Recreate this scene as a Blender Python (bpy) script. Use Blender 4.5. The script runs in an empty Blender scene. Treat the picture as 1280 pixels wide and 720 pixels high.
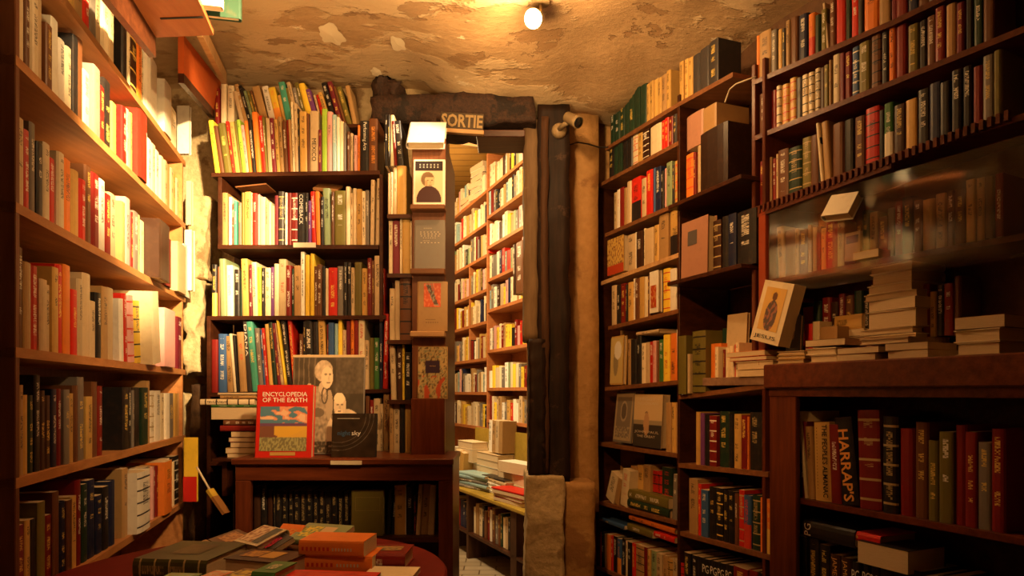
import bpy, math, random
from mathutils import Matrix, Vector, noise

random.seed(7)
PI = math.pi
scene = bpy.context.scene
COL = scene.collection

# ------------------------------------------------------------------ camera, world, lights, exposure
EYE = 1.25            # eye height above the floor
F = 850.0             # focal length in pixels of a 1280 wide frame
HOR = 490.0           # picture row of the horizon
cam_d = bpy.data.cameras.new('camera')
cam = bpy.data.objects.new('camera', cam_d)
COL.objects.link(cam)
cam.location = (0, 0, EYE)
cam.rotation_euler = (PI / 2, 0, 0)
cam_d.sensor_width = 36
cam_d.lens = F / 1280 * 36
cam_d.shift_y = (HOR - 360) / 1280
cam_d.clip_start = 0.02
scene.camera = cam

world = bpy.data.worlds.new('world')
scene.world = world
world.use_nodes = True
world.node_tree.nodes['Background'].inputs[0].default_value = (0.5, 0.25, 0.1, 1)
world.node_tree.nodes['Background'].inputs[1].default_value = 0.012

scene.view_settings.view_transform = 'Standard'
scene.view_settings.look = 'None'
scene.view_settings.gamma = 1
scene.view_settings.use_curve_mapping = False
scene.view_settings.exposure = 0.0

WARM = (1.0, 0.62, 0.27)


def light(name, kind, loc, power, color=WARM, size=0.1, aim=None, angle=60, blend=0.6):
    d = bpy.data.lights.new(name, kind)
    d.energy = power
    d.color = color
    if kind == 'AREA':
        d.size = size
    else:
        d.shadow_soft_size = size
    if kind == 'SPOT':
        d.spot_size = math.radians(angle)
        d.spot_blend = blend
    o = bpy.data.objects.new(name, d)
    COL.objects.link(o)
    o.location = loc
    if aim is not None:
        o.rotation_euler = (Vector(aim) - Vector(loc)).to_track_quat('-Z', 'Y').to_euler()
    return o


LAMP = Vector((0.085, 2.43, EYE + 1.335))
light('lamp_glow', 'POINT', (LAMP.x - 0.03, LAMP.y - 0.08, LAMP.z - 0.06), 22, (1.0, 0.58, 0.23), 0.035)
light('lamp_beam', 'SPOT', (LAMP.x - 0.02, LAMP.y - 0.05, LAMP.z - 0.03), 60, (1.0, 0.80, 0.50), 0.02, (-0.36, 2.68, EYE + 1.05), 30, 0.8)
light('left_shelf_spot', 'SPOT', (-0.22, 1.2, EYE + 1.12), 820, (1.0, 0.69, 0.32), 0.035, (-1.55, 2.75, EYE + 0.68), 40, 0.7)
light('left_shelf_fill_spot', 'SPOT', (0.3, 1.1, EYE + 1.2), 110, (1.0, 0.62, 0.27), 0.05, (-1.3, 2.55, EYE + 0.02), 42, 0.9)
light('back_shelf_spot', 'SPOT', (-0.1, 1.0, EYE + 1.3), 74, (1.0, 0.56, 0.21), 0.03, (-0.70, 3.0, EYE + 0.60), 50, 0.9)
light('desk_spot', 'SPOT', (0.3, 0.9, EYE + 1.25), 135, (1.0, 0.56, 0.22), 0.03, (-0.80, 2.55, EYE - 0.02), 26, 0.9)
light('table_spot', 'SPOT', (-0.1, 0.7, EYE + 1.25), 26, (1.0, 0.50, 0.18), 0.03, (-0.55, 1.8, EYE - 0.4), 38, 0.8)
light('right_shelf_spot', 'SPOT', (-0.55, 0.95, EYE + 1.15), 92, (1.0, 0.46, 0.13), 0.03, (0.66, 2.85, EYE + 0.18), 54, 1.0)
light('right_room_fill', 'POINT', (0.1, 0.7, EYE + 0.9), 0.6, (1.0, 0.45, 0.15), 0.12)  # dim fill light added here, not a lamp of the room
light('ceiling_wash', 'SPOT', (-0.45, 1.1, EYE + 0.35), 105, (1.0, 0.61, 0.25), 0.15, (-0.35, 2.1, EYE + 1.45), 105, 1.0)
light('next_room_lamp', 'AREA', (-0.9, 4.3, EYE + 1.9), 62, (1.0, 0.70, 0.34), 0.35, (-0.1, 5.4, EYE + 0.2))
light('next_room_spot', 'SPOT', (-1.1, 4.7, EYE + 1.5), 95, (1.0, 0.74, 0.40), 0.05, (-0.2, 5.0, EYE - 0.75), 60, 0.6)
light('next_room_ceiling_fill', 'POINT', (-1.0, 5.9, EYE + 1.45), 28, (1.0, 0.66, 0.28), 0.15)  # added to brighten the plank ceiling, no real fixture

# ------------------------------------------------------------------ materials
MATS = {}


def lin(c):
    return tuple(c) + ((1.0,) if len(c) == 3 else ())


def newmat(name):
    m = bpy.data.materials.new(name)
    m.use_nodes = True
    nt = m.node_tree
    return m, nt, nt.nodes['Principled BSDF']


def nd(nt, kind, **kw):
    n = nt.nodes.new(kind)
    for k, v in kw.items():
        setattr(n, k, v)
    return n


def math_n(nt, op, a, b=None, c=None, clamp=False):
    n = nt.nodes.new('ShaderNodeMath')
    n.operation = op
    n.use_clamp = clamp
    for i, v in enumerate((a, b, c)):
        if v is None:
            continue
        if isinstance(v, (int, float)):
            n.inputs[i].default_value = v
        else:
            nt.links.new(v, n.inputs[i])
    return n.outputs[0]


def mixc(nt, f, a, b):
    n = nt.nodes.new('ShaderNodeMix')
    n.data_type = 'RGBA'
    if isinstance(f, (int, float)):
        n.inputs['Factor'].default_value = f
    else:
        nt.links.new(f, n.inputs['Factor'])
    for k, v in (('A', a), ('B', b)):
        s = [i for i in n.inputs if i.name == k and i.type == 'RGBA'][0]
        if isinstance(v, tuple):
            s.default_value = lin(v)
        else:
            nt.links.new(v, s)
    return [o for o in n.outputs if o.type == 'RGBA'][0]


def texnoise(nt, vec, scale, detail=4, rough=0.55):
    n = nt.nodes.new('ShaderNodeTexNoise')
    n.inputs['Scale'].default_value = scale
    n.inputs['Detail'].default_value = detail
    n.inputs['Roughness'].default_value = rough
    nt.links.new(vec, n.inputs['Vector'])
    return n.outputs['Fac']


def ramp(nt, f, lo, hi):
    n = nt.nodes.new('ShaderNodeMapRange')
    n.inputs['From Min'].default_value = lo
    n.inputs['From Max'].default_value = hi
    nt.links.new(f, n.inputs['Value'])
    return n.outputs['Result']


def bump(nt, bs, h, strength=0.3, dist=0.01):
    b = nt.nodes.new('ShaderNodeBump')
    b.inputs['Strength'].default_value = strength
    b.inputs['Distance'].default_value = dist
    nt.links.new(h, b.inputs['Height'])
    nt.links.new(b.outputs[0], bs.inputs['Normal'])


def plain(name, c, rough=0.6, metal=0.0, emit=None, strength=0.0, var=0.15):
    if name in MATS:
        return MATS[name]
    m, nt, bs = newmat(name)
    tc = nd(nt, 'ShaderNodeTexCoord')
    f = texnoise(nt, tc.outputs['Object'], 22, 3)
    dark = tuple(x * (1 - var) for x in c)
    nt.links.new(mixc(nt, f, dark, tuple(c)), bs.inputs['Base Color'])
    bs.inputs['Roughness'].default_value = rough
    bs.inputs['Specular IOR Level'].default_value = 0.5 if metal or rough < .3 else 0.2
    bs.inputs['Metallic'].default_value = metal
    if emit:
        bs.inputs['Emission Color'].default_value = lin(emit)
        bs.inputs['Emission Strength'].default_value = strength
    MATS[name] = m
    return m


def wood(name, c1, c2, rough=0.45, scale=1.0, axis='X', wear=None):
    if name in MATS:
        return MATS[name]
    m, nt, bs = newmat(name)
    tc = nd(nt, 'ShaderNodeTexCoord')
    mp = nd(nt, 'ShaderNodeMapping')
    s = {'X': (1.2, 14, 14), 'Z': (14, 14, 1.2), 'Y': (14, 1.2, 14)}[axis]
    mp.inputs['Scale'].default_value = tuple(v * scale for v in s)
    nt.links.new(tc.outputs['Object'], mp.inputs['Vector'])
    f = texnoise(nt, mp.outputs[0], 3.0, 6, 0.65)
    g = texnoise(nt, tc.outputs['Object'], 2.5, 3)
    c = mixc(nt, ramp(nt, f, 0.3, 0.7), c1, c2)
    c = mixc(nt, math_n(nt, 'MULTIPLY', ramp(nt, g, 0.35, 0.75), 0.5), c, tuple(x * 0.45 for x in c1))
    if wear:
        w = texnoise(nt, tc.outputs['Object'], 9, 6, 0.7)
        c = mixc(nt, ramp(nt, w, 0.60, 0.68), c, wear)
    nt.links.new(c, bs.inputs['Base Color'])
    bs.inputs['Roughness'].default_value = rough
    bs.inputs['Specular IOR Level'].default_value = 0.22
    bump(nt, bs, f, 0.25, 0.004)
    MATS[name] = m
    return m


W_DARK = wood('dark_stained_wood', (0.032, 0.009, 0.004), (0.085, 0.024, 0.008), 0.4)
W_RED = wood('red_brown_wood', (0.08, 0.017, 0.006), (0.19, 0.044, 0.013), 0.32)
W_REDV = wood('red_brown_wood_upright', (0.08, 0.017, 0.006), (0.19, 0.044, 0.013), 0.32, axis='Z')
W_OR = wood('orange_pine', (0.42, 0.17, 0.055), (0.62, 0.28, 0.10), 0.5, axis='Y')
W_MID = wood('brown_oak', (0.16, 0.06, 0.022), (0.30, 0.12, 0.045), 0.45)
W_MIDV = wood('brown_oak_upright', (0.15, 0.05, 0.020), (0.27, 0.10, 0.038), 0.42, axis='Z')
W_PALE = wood('pale_wood', (0.45, 0.24, 0.10), (0.66, 0.42, 0.20), 0.5)
W_GREY = wood('worn_grey_wood', (0.20, 0.11, 0.07), (0.36, 0.22, 0.14), 0.55)
W_NEXT = wood('next_room_pine', (0.45, 0.15, 0.05), (0.60, 0.24, 0.08), 0.5)
W_POST = wood('charred_old_timber', (0.008, 0.004, 0.003), (0.035, 0.015, 0.008), 0.6, 0.8, 'Z', (0.07, 0.035, 0.02))
W_POSTL = wood('split_old_timber', (0.16, 0.09, 0.045), (0.30, 0.19, 0.10), 0.7, 0.8, 'Z', (0.27, 0.17, 0.10))
W_POSTM = wood('brown_old_timber', (0.045, 0.018, 0.008), (0.10, 0.045, 0.02), 0.7, 0.8, 'Z')
W_OLIVE = wood('olive_painted_wood', (0.36, 0.24, 0.035), (0.48, 0.33, 0.06), 0.3)
M_BLACK = plain('black_paint', (0.012, 0.010, 0.009), 0.5)
M_CAM = plain('cream_plastic', (0.30, 0.21, 0.11), 0.35)
M_LENS = plain('dark_lens', (0.01, 0.01, 0.01), 0.15)
M_BULB = plain('lit_bulb', (1, 0.9, 0.7), 0.4, 0, (1.0, 0.86, 0.62), 40)
M_CARD = plain('cream_card', (0.72, 0.60, 0.42), 0.7)
M_INKK = plain('black_ink', (0.012, 0.01, 0.01), 0.6)
M_INKW = plain('white_ink', (0.85, 0.80, 0.70), 0.6)
M_INKG = plain('gold_ink', (0.78, 0.46, 0.14), 0.5)
M_INKO = plain('orange_ink', (0.85, 0.36, 0.08), 0.5)
M_INKB = plain('blue_ink', (0.05, 0.12, 0.22), 0.5)
M_INKR = plain('red_ink', (0.65, 0.05, 0.02), 0.5)
M_REDTOP = plain('red_table_cloth', (0.17, 0.007, 0.004), 0.75, var=0.3)
M_REDBOARD = plain('red_orange_panel', (0.50, 0.095, 0.018), 0.6, var=0.25)


def m_cover():
    """Book covers: colour, ink and style come with each mesh, spines carry rows of worn lettering."""
    m, nt, bs = newmat('book_cover')
    a = nd(nt, 'ShaderNodeAttribute', attribute_name='col')
    b = nd(nt, 'ShaderNodeAttribute', attribute_name='ink')
    uv = nd(nt, 'ShaderNodeUVMap', uv_map='uv')
    sp = nd(nt, 'ShaderNodeSeparateXYZ')
    nt.links.new(uv.outputs[0], sp.inputs[0])
    u, v = sp.outputs[0], sp.outputs[1]
    seed, style = b.outputs['Alpha'], a.outputs['Alpha']
    so = math_n(nt, 'MULTIPLY', seed, 97.0)
    # letter cells
    def cell(ku, kv, off):
        cu = math_n(nt, 'FLOOR', math_n(nt, 'MULTIPLY', u, ku))
        cv = math_n(nt, 'FLOOR', math_n(nt, 'ADD', math_n(nt, 'MULTIPLY', v, kv), math_n(nt, 'ADD', so, off)))
        cb = nd(nt, 'ShaderNodeCombineXYZ')
        nt.links.new(cu, cb.inputs[0]); nt.links.new(cv, cb.inputs[1]); nt.links.new(math_n(nt, 'FLOOR', so), cb.inputs[2])
        w = nd(nt, 'ShaderNodeTexWhiteNoise', noise_dimensions='3D')
        nt.links.new(cb.outputs[0], w.inputs['Vector'])
        return w.outputs['Value']
    stroke = math_n(nt, 'GREATER_THAN', cell(7, 150, 0), 0.45)
    word = math_n(nt, 'GREATER_THAN', cell(0.5, 11, 31), 0.35)
    au = math_n(nt, 'ABSOLUTE', math_n(nt, 'SUBTRACT', u, 0.5))
    inband = math_n(nt, 'LESS_THAN', au, 0.2)
    top = math_n(nt, 'LESS_THAN', v, 0.92)
    lo = math_n(nt, 'GREATER_THAN', v, math_n(nt, 'MULTIPLY_ADD', seed, 0.4, 0.12))
    txt = math_n(nt, 'MULTIPLY', math_n(nt, 'MULTIPLY', stroke, word), math_n(nt, 'MULTIPLY', inband, math_n(nt, 'MULTIPLY', top, lo)))
    has = math_n(nt, 'GREATER_THAN', style, 0.15)
    txt = math_n(nt, 'MULTIPLY', math_n(nt, 'MULTIPLY', txt, has), 0.75)
    # bands for style > .6
    bd = math_n(nt, 'LESS_THAN', math_n(nt, 'ABSOLUTE', math_n(nt, 'SUBTRACT', math_n(nt, 'FRACT', math_n(nt, 'MULTIPLY', v, 5.0)), 0.5)), 0.06)
    isb = math_n(nt, 'MULTIPLY', math_n(nt, 'GREATER_THAN', style, 0.6), math_n(nt, 'LESS_THAN', style, 0.85))
    bd = math_n(nt, 'MULTIPLY', math_n(nt, 'MULTIPLY', bd, isb), math_n(nt, 'GREATER_THAN', u, 0.0))
    # two-tone lower block for style > .85
    lb = math_n(nt, 'MULTIPLY', math_n(nt, 'GREATER_THAN', style, 0.85), math_n(nt, 'MULTIPLY', math_n(nt, 'LESS_THAN', v, 0.45), math_n(nt, 'GREATER_THAN', u, 0.0)))
    fac = math_n(nt, 'MAXIMUM', math_n(nt, 'MAXIMUM', txt, bd), lb)
    tc = nd(nt, 'ShaderNodeTexCoord')
    n1 = texnoise(nt, tc.outputs['Object'], 45, 4)
    base = mixc(nt, math_n(nt, 'MULTIPLY', ramp(nt, n1, 0.5, 0.8), 0.18), a.outputs['Color'], (0.16, 0.07, 0.03))
    c = mixc(nt, fac, base, b.outputs['Color'])
    nt.links.new(c, bs.inputs['Base Color'])
    bs.inputs['Roughness'].default_value = 0.4
    bs.inputs['Specular IOR Level'].default_value = 0.3
    bump(nt, bs, n1, 0.08, 0.002)
    return m


def m_pages():
    m, nt, bs = newmat('book_pages')
    uv = nd(nt, 'ShaderNodeUVMap', uv_map='uv')
    mp = nd(nt, 'ShaderNodeMapping')
    mp.inputs['Scale'].default_value = (1.0, 40.0, 1.0)
    nt.links.new(uv.outputs[0], mp.inputs['Vector'])
    f = texnoise(nt, mp.outputs[0], 6, 3, 0.7)
    c = mixc(nt, ramp(nt, f, 0.35, 0.65), (0.50, 0.36, 0.20), (0.72, 0.57, 0.36))
    nt.links.new(c, bs.inputs['Base Color'])
    bs.inputs['Roughness'].default_value = 0.8
    bump(nt, bs, f, 0.3, 0.002)
    return m


def m_print():
    m, nt, bs = newmat('printed_cover_art')
    a = nd(nt, 'ShaderNodeAttribute', attribute_name='col')
    nt.links.new(a.outputs['Color'], bs.inputs['Base Color'])
    bs.inputs['Roughness'].default_value = 0.35
    bs.inputs['Specular IOR Level'].default_value = 0.25
    return m


M_COVER, M_PAGES, M_PRINT = m_cover(), m_pages(), m_print()


def m_plaster():
    m, nt, bs = newmat('peeling_plaster')
    g = nd(nt, 'ShaderNodeNewGeometry')
    mp = nd(nt, 'ShaderNodeMapping')
    mp.inputs['Scale'].default_value = (1.0, 1.7, 1.0)
    nt.links.new(g.outputs['Position'], mp.inputs['Vector'])
    P = mp.outputs[0]
    big = texnoise(nt, P, 1.6, 7, 0.62)
    mid = texnoise(nt, P, 4.5, 8, 0.6)
    fine = texnoise(nt, P, 26, 6, 0.7)
    c = mixc(nt, ramp(nt, fine, 0.3, 0.7), (0.40, 0.25, 0.12), (0.50, 0.33, 0.17))
    c = mixc(nt, ramp(nt, big, 0.50, 0.53), c, (0.62, 0.45, 0.26))
    c = mixc(nt, math_n(nt, 'MULTIPLY', ramp(nt, mid, 0.60, 0.615), 0.8), c, (0.30, 0.17, 0.075))
    chip = math_n(nt, 'MULTIPLY', ramp(nt, mid, 0.33, 0.325), ramp(nt, fine, 0.45, 0.5))
    c = mixc(nt, chip, c, (0.80, 0.66, 0.46))
    # hairline cracks
    v = nd(nt, 'ShaderNodeTexVoronoi', feature='DISTANCE_TO_EDGE')
    v.inputs['Scale'].default_value = 1.5
    dist = nd(nt, 'ShaderNodeVectorMath', operation='MULTIPLY_ADD')
    nn = nt.nodes.new('ShaderNodeTexNoise'); nn.inputs['Scale'].default_value = 5; nn.inputs['Detail'].default_value = 6
    nt.links.new(P, nn.inputs['Vector'])
    nt.links.new(nn.outputs['Color'], dist.inputs[0]); dist.inputs[1].default_value = (0.5, 0.5, 0.5); nt.links.new(P, dist.inputs[2])
    nt.links.new(dist.outputs[0], v.inputs['Vector'])
    crack = math_n(nt, 'MULTIPLY', ramp(nt, v.outputs['Distance'], 0.012, 0.004), ramp(nt, big, 0.42, 0.5))
    c = mixc(nt, math_n(nt, 'MULTIPLY', crack, 0.18), c, (0.14, 0.07, 0.03))
    # soot where the ceiling meets the beam over the doorway
    sx = nd(nt, 'ShaderNodeSeparateXYZ'); nt.links.new(g.outputs['Position'], sx.inputs[0])
    nt.links.new(c, bs.inputs['Base Color'])
    bs.inputs['Roughness'].default_value = 0.72
    h = math_n(nt, 'ADD', math_n(nt, 'MULTIPLY', ramp(nt, big, 0.50, 0.53), 0.5), math_n(nt, 'MULTIPLY', ramp(nt, mid, 0.60, 0.615), -0.6))
    h = math_n(nt, 'ADD', h, math_n(nt, 'MULTIPLY', fine, 0.7))
    bump(nt, bs, h, 0.75, 0.012)
    return m


def m_wallp(name, c1, c2, c3, s=3.0):
    m, nt, bs = newmat(name)
    g = nd(nt, 'ShaderNodeNewGeometry')
    P = g.outputs['Position']
    a = texnoise(nt, P, s, 6, 0.6)
    b = texnoise(nt, P, s * 9, 5, 0.65)
    c = mixc(nt, ramp(nt, b, 0.3, 0.7), c1, c2)
    c = mixc(nt, ramp(nt, a, 0.56, 0.60), c, c3)
    nt.links.new(c, bs.inputs['Base Color'])
    bs.inputs['Roughness'].default_value = 0.75
    bump(nt, bs, math_n(nt, 'ADD', a, math_n(nt, 'MULTIPLY', b, 0.5)), 0.6, 0.02)
    return m


M_PLASTER = m_plaster()
M_WALL = m_wallp('ochre_plaster', (0.36, 0.185, 0.055), (0.46, 0.25, 0.085), (0.28, 0.13, 0.04))
M_STONE = m_wallp('rough_limestone', (0.46, 0.33, 0.17), (0.62, 0.47, 0.27), (0.30, 0.19, 0.09), 5)
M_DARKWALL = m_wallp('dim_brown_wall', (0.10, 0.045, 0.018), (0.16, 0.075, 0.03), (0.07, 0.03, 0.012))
M_SOOT = m_wallp('sooty_plaster', (0.018, 0.007, 0.004), (0.06, 0.024, 0.011), (0.012, 0.005, 0.003), 9)


def m_floor():
    m, nt, bs = newmat('stone_flag_floor')
    g = nd(nt, 'ShaderNodeNewGeometry')
    br = nd(nt, 'ShaderNodeTexBrick')
    br.inputs['Scale'].default_value = 2.2
    br.inputs['Mortar Size'].default_value = 0.012
    br.inputs['Color1'].default_value = (0.42, 0.34, 0.24, 1)
    br.inputs['Color2'].default_value = (0.34, 0.27, 0.18, 1)
    br.inputs['Mortar'].default_value = (0.10, 0.07, 0.04, 1)
    nt.links.new(g.outputs['Position'], br.inputs['Vector'])
    n = texnoise(nt, g.outputs['Position'], 14, 5)
    c = mixc(nt, math_n(nt, 'MULTIPLY', n, 0.5), br.outputs['Color'], (0.24, 0.17, 0.10))
    nt.links.new(c, bs.inputs['Base Color'])
    bs.inputs['Roughness'].default_value = 0.4
    return m


def m_planks():
    m, nt, bs = newmat('yellow_plank_ceiling')
    g = nd(nt, 'ShaderNodeNewGeometry')
    sx = nd(nt, 'ShaderNodeSeparateXYZ'); nt.links.new(g.outputs['Position'], sx.inputs[0])
    fr = math_n(nt, 'FRACT', math_n(nt, 'MULTIPLY', sx.outputs[1], 6.5))
    gap = math_n(nt, 'LESS_THAN', fr, 0.07)
    n = texnoise(nt, g.outputs['Position'], 6, 4)
    c = mixc(nt, n, (0.50, 0.26, 0.05), (0.64, 0.38, 0.10))
    c = mixc(nt, gap, c, (0.12, 0.05, 0.01))
    nt.links.new(c, bs.inputs['Base Color'])
    bs.inputs['Roughness'].default_value = 0.5
    return m


M_FLOOR, M_PLANKS = m_floor(), m_planks()

# ------------------------------------------------------------------ mesh helpers


def link(name, verts, faces, mat, parent=None, mw=None, smooth=False):
    me = bpy.data.meshes.new(name)
    me.from_pydata([tuple(v) for v in verts], [], faces)
    if mat:
        me.materials.append(mat)
    if smooth:
        for p in me.polygons:
            p.use_smooth = True
    me.update()
    o = bpy.data.objects.new(name, me)
    COL.objects.link(o)
    if parent:
        o.parent = parent
    if mw is not None:
        if parent:
            o.matrix_local = mw
        else:
            o.matrix_world = mw
    return o


def tag(o, label=None, cat=None, group=None, kind=None):
    if label: o['label'] = label
    if cat: o['category'] = cat
    if group: o['group'] = group
    if kind: o['kind'] = kind
    return o


def empty(name, loc=(0, 0, 0), label=None, cat=None, group=None, mw=None):
    o = bpy.data.objects.new(name, None)
    o.empty_display_size = 0.05
    COL.objects.link(o)
    if mw is not None:
        o.matrix_world = mw
    else:
        o.location = loc
    return tag(o, label, cat, group)


class MB:
    def __init__(s):
        s.v, s.f = [], []

    def quadbox(s, c8):
        b = len(s.v)
        s.v += [tuple(p) for p in c8]
        s.f += [tuple(b + i for i in q) for q in ((0, 3, 2, 1), (4, 5, 6, 7), (0, 1, 5, 4), (1, 2, 6, 5), (2, 3, 7, 6), (3, 0, 4, 7))]
        return s

    def box(s, x0, x1, y0, y1, z0, z1, M=None, bev=0.0):
        if x0 > x1: x0, x1 = x1, x0
        if y0 > y1: y0, y1 = y1, y0
        if z0 > z1: z0, z1 = z1, z0
        if bev and min(x1 - x0, y1 - y0, z1 - z0) > 2.2 * bev:
            return s.rbox(x0, x1, y0, y1, z0, z1, bev, M)
        p = [Vector(c) for c in ((x0, y0, z0), (x1, y0, z0), (x1, y1, z0), (x0, y1, z0), (x0, y0, z1), (x1, y0, z1), (x1, y1, z1), (x0, y1, z1))]
        if M is not None:
            p = [M @ q for q in p]
        return s.quadbox(p)

    def rbox(s, x0, x1, y0, y1, z0, z1, b, M=None):
        """box with chamfered edges"""
        base = len(s.v)
        idx = {}
        for i, (xa, xb) in enumerate(((x0, x0 + b), (x1, x1 - b))):
            for j, (ya, yb) in enumerate(((y0, y0 + b), (y1, y1 - b))):
                for k, (za, zb) in enumerate(((z0, z0 + b), (z1, z1 - b))):
                    for ax, p in enumerate(((xa, yb, zb), (xb, ya, zb), (xb, yb, za))):
                        q = Vector(p)
                        if M is not None: q = M @ q
                        idx[(i, j, k, ax)] = len(s.v)
                        s.v.append(tuple(q))
        g = lambda i, j, k, a: idx[(i, j, k, a)]
        for a in range(3):
            for e in (0, 1):
                q = []
                for (m, n) in ((0, 0), (1, 0), (1, 1), (0, 1)):
                    ijk = [0, 0, 0]
                    ijk[a] = e; ijk[(a + 1) % 3] = m; ijk[(a + 2) % 3] = n
                    q.append(g(*ijk, a))
                s.f.append(tuple(q) if e else tuple(reversed(q)))
        for a in range(3):            # edges along axis a
            b1, b2 = (a + 1) % 3, (a + 2) % 3
            for m in (0, 1):
                for n in (0, 1):
                    q = []
                    for e in (0, 1):
                        ijk = [0, 0, 0]
                        ijk[a] = e; ijk[b1] = m; ijk[b2] = n
                        q.append((g(*ijk, b1), g(*ijk, b2)))
                    f = (q[0][0], q[1][0], q[1][1], q[0][1])
                    s.f.append(f if (m ^ n) else tuple(reversed(f)))
        for i in (0, 1):
            for j in (0, 1):
                for k in (0, 1):
                    f = tuple(g(i, j, k, a) for a in range(3))
                    s.f.append(f if (i + j + k) % 2 else tuple(reversed(f)))
        return s

    def lathe(s, prof, M, n=16, cap=True):
        b = len(s.v)
        for (r, z) in prof:
            for i in range(n):
                a = 2 * PI * i / n
                s.v.append(tuple(M @ Vector((r * math.cos(a), r * math.sin(a), z))))
        for j in range(len(prof) - 1):
            for i in range(n):
                i2 = (i + 1) % n
                s.f.append((b + j * n + i, b + j * n + i2, b + (j + 1) * n + i2, b + (j + 1) * n + i))
        if cap:
            s.f.append(tuple(b + i for i in reversed(range(n))))
            s.f.append(tuple(b + (len(prof) - 1) * n + i for i in range(n)))
        return s

    def tube(s, pts, r, n=8):
        b = len(s.v)
        pts = [Vector(p) for p in pts]
        for k, p in enumerate(pts):
            d = (pts[min(k + 1, len(pts) - 1)] - pts[max(k - 1, 0)]).normalized()
            q = d.to_track_quat('Z', 'Y')
            rr = r[k] if isinstance(r, (list, tuple)) else r
            for i in range(n):
                a = 2 * PI * i / n
                s.v.append(tuple(p + q @ Vector((rr * math.cos(a), rr * math.sin(a), 0))))
        for j in range(len(pts) - 1):
            for i in range(n):
                i2 = (i + 1) % n
                s.f.append((b + j * n + i, b + j * n + i2, b + (j + 1) * n + i2, b + (j + 1) * n + i))
        s.f.append(tuple(b + i for i in reversed(range(n))))
        s.f.append(tuple(b + (len(pts) - 1) * n + i for i in range(n)))
        return s

    def build(s, name, mat, parent=None, smooth=False):
        o = link(name, s.v, s.f, mat, None, None, smooth)
        if parent:
            bpy_parent(o, parent)
        return o


def bpy_parent(o, p):
    o.parent = p
    o.matrix_parent_inverse = PW[p.name].inverted() if p.name in PW else p.matrix_basis.inverted()


PW = {}


def W(px, py, Y):
    return Vector(((px - 640) / F * Y, Y, EYE + (HOR - py) / F * Y))


class Plane:
    """an upright front plane: a point, and the direction along it in which picture x grows"""

    def __init__(s, x, y, dx, dy):
        l = math.hypot(dx, dy)
        s.o = Vector((x, y, 0)); s.d = Vector((dx / l, dy / l, 0)); s.i = Vector((0, 0, 1)).cross(s.d)

    def t(s, px):
        k = (px - 640) / F
        return (k * s.o.y - s.o.x) / (s.d.x - k * s.d.y)

    def P(s, t, inn=0.0, z=0.0):
        return s.o + s.d * t + s.i * inn + Vector((0, 0, z))

    def Y(s, px):
        return s.P(s.t(px)).y

    def z(s, px, py):
        return EYE + (HOR - py) / F * s.Y(px)

    def M(s, t=0, inn=0, z=0):
        m = Matrix.Identity(4)
        m.col[0][:3] = s.d; m.col[1][:3] = s.i; m.col[2][:3] = (0, 0, 1)
        p = s.P(t, inn, z)
        m.translation = p
        return m

    def off(s, inn):
        q = Plane(0, 0, s.d.x, s.d.y)
        q.o = s.o + s.i * inn
        return q


# ------------------------------------------------------------------ books
C = dict(wh=(.86, .80, .68), cr=(.78, .65, .43), bg=(.58, .43, .25), tn=(.42, .25, .10), br=(.14, .052, .02), db=(.05, .02, .01),
         bk=(.016, .014, .014), gy=(.20, .175, .15), dg=(.04, .035, .035), rd=(.58, .022, .012), dr=(.20, .012, .009), ou=(.82, .22, .03),
         ye=(.85, .58, .05), og=(.60, .36, .10), ol=(.17, .14, .03), gn=(.05, .17, .045), lg=(.30, .48, .05), dk=(.015, .04, .022),
         te=(.07, .38, .28), xb=(.03, .012, .006), mp=(.40, .20, .13), dl=(.065, .058, .014), sg=(.26, .34, .18), bl=(.04, .10, .26), lb=(.30, .46, .48), nv=(.012, .018, .055), pu=(.17, .05, .22),
         pk=(.72, .38, .36), mr=(.17, .018, .03))
CN = dict(wh='white', cr='cream', bg='beige', tn='tan', br='brown', db='dark brown', bk='black', gy='grey', dg='charcoal', rd='red',
          dr='dark red', ou='orange', ye='yellow', og='ochre', ol='olive', gn='green', lg='lime green', dk='dark green', te='teal', xb='dark brown', mp='dusty pink', dl='dark olive',
          sg='sage green', bl='blue', lb='pale blue', nv='navy', pu='purple', pk='pink', mr='maroon')
INK = dict(w=(.82, .76, .62), k=(.02, .015, .015), y=(.80, .55, .12), r=(.60, .05, .03), b=(.08, .16, .35), g=(.45, .33, .14), o=(.8, .3, .05))
BOOKS = []


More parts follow.
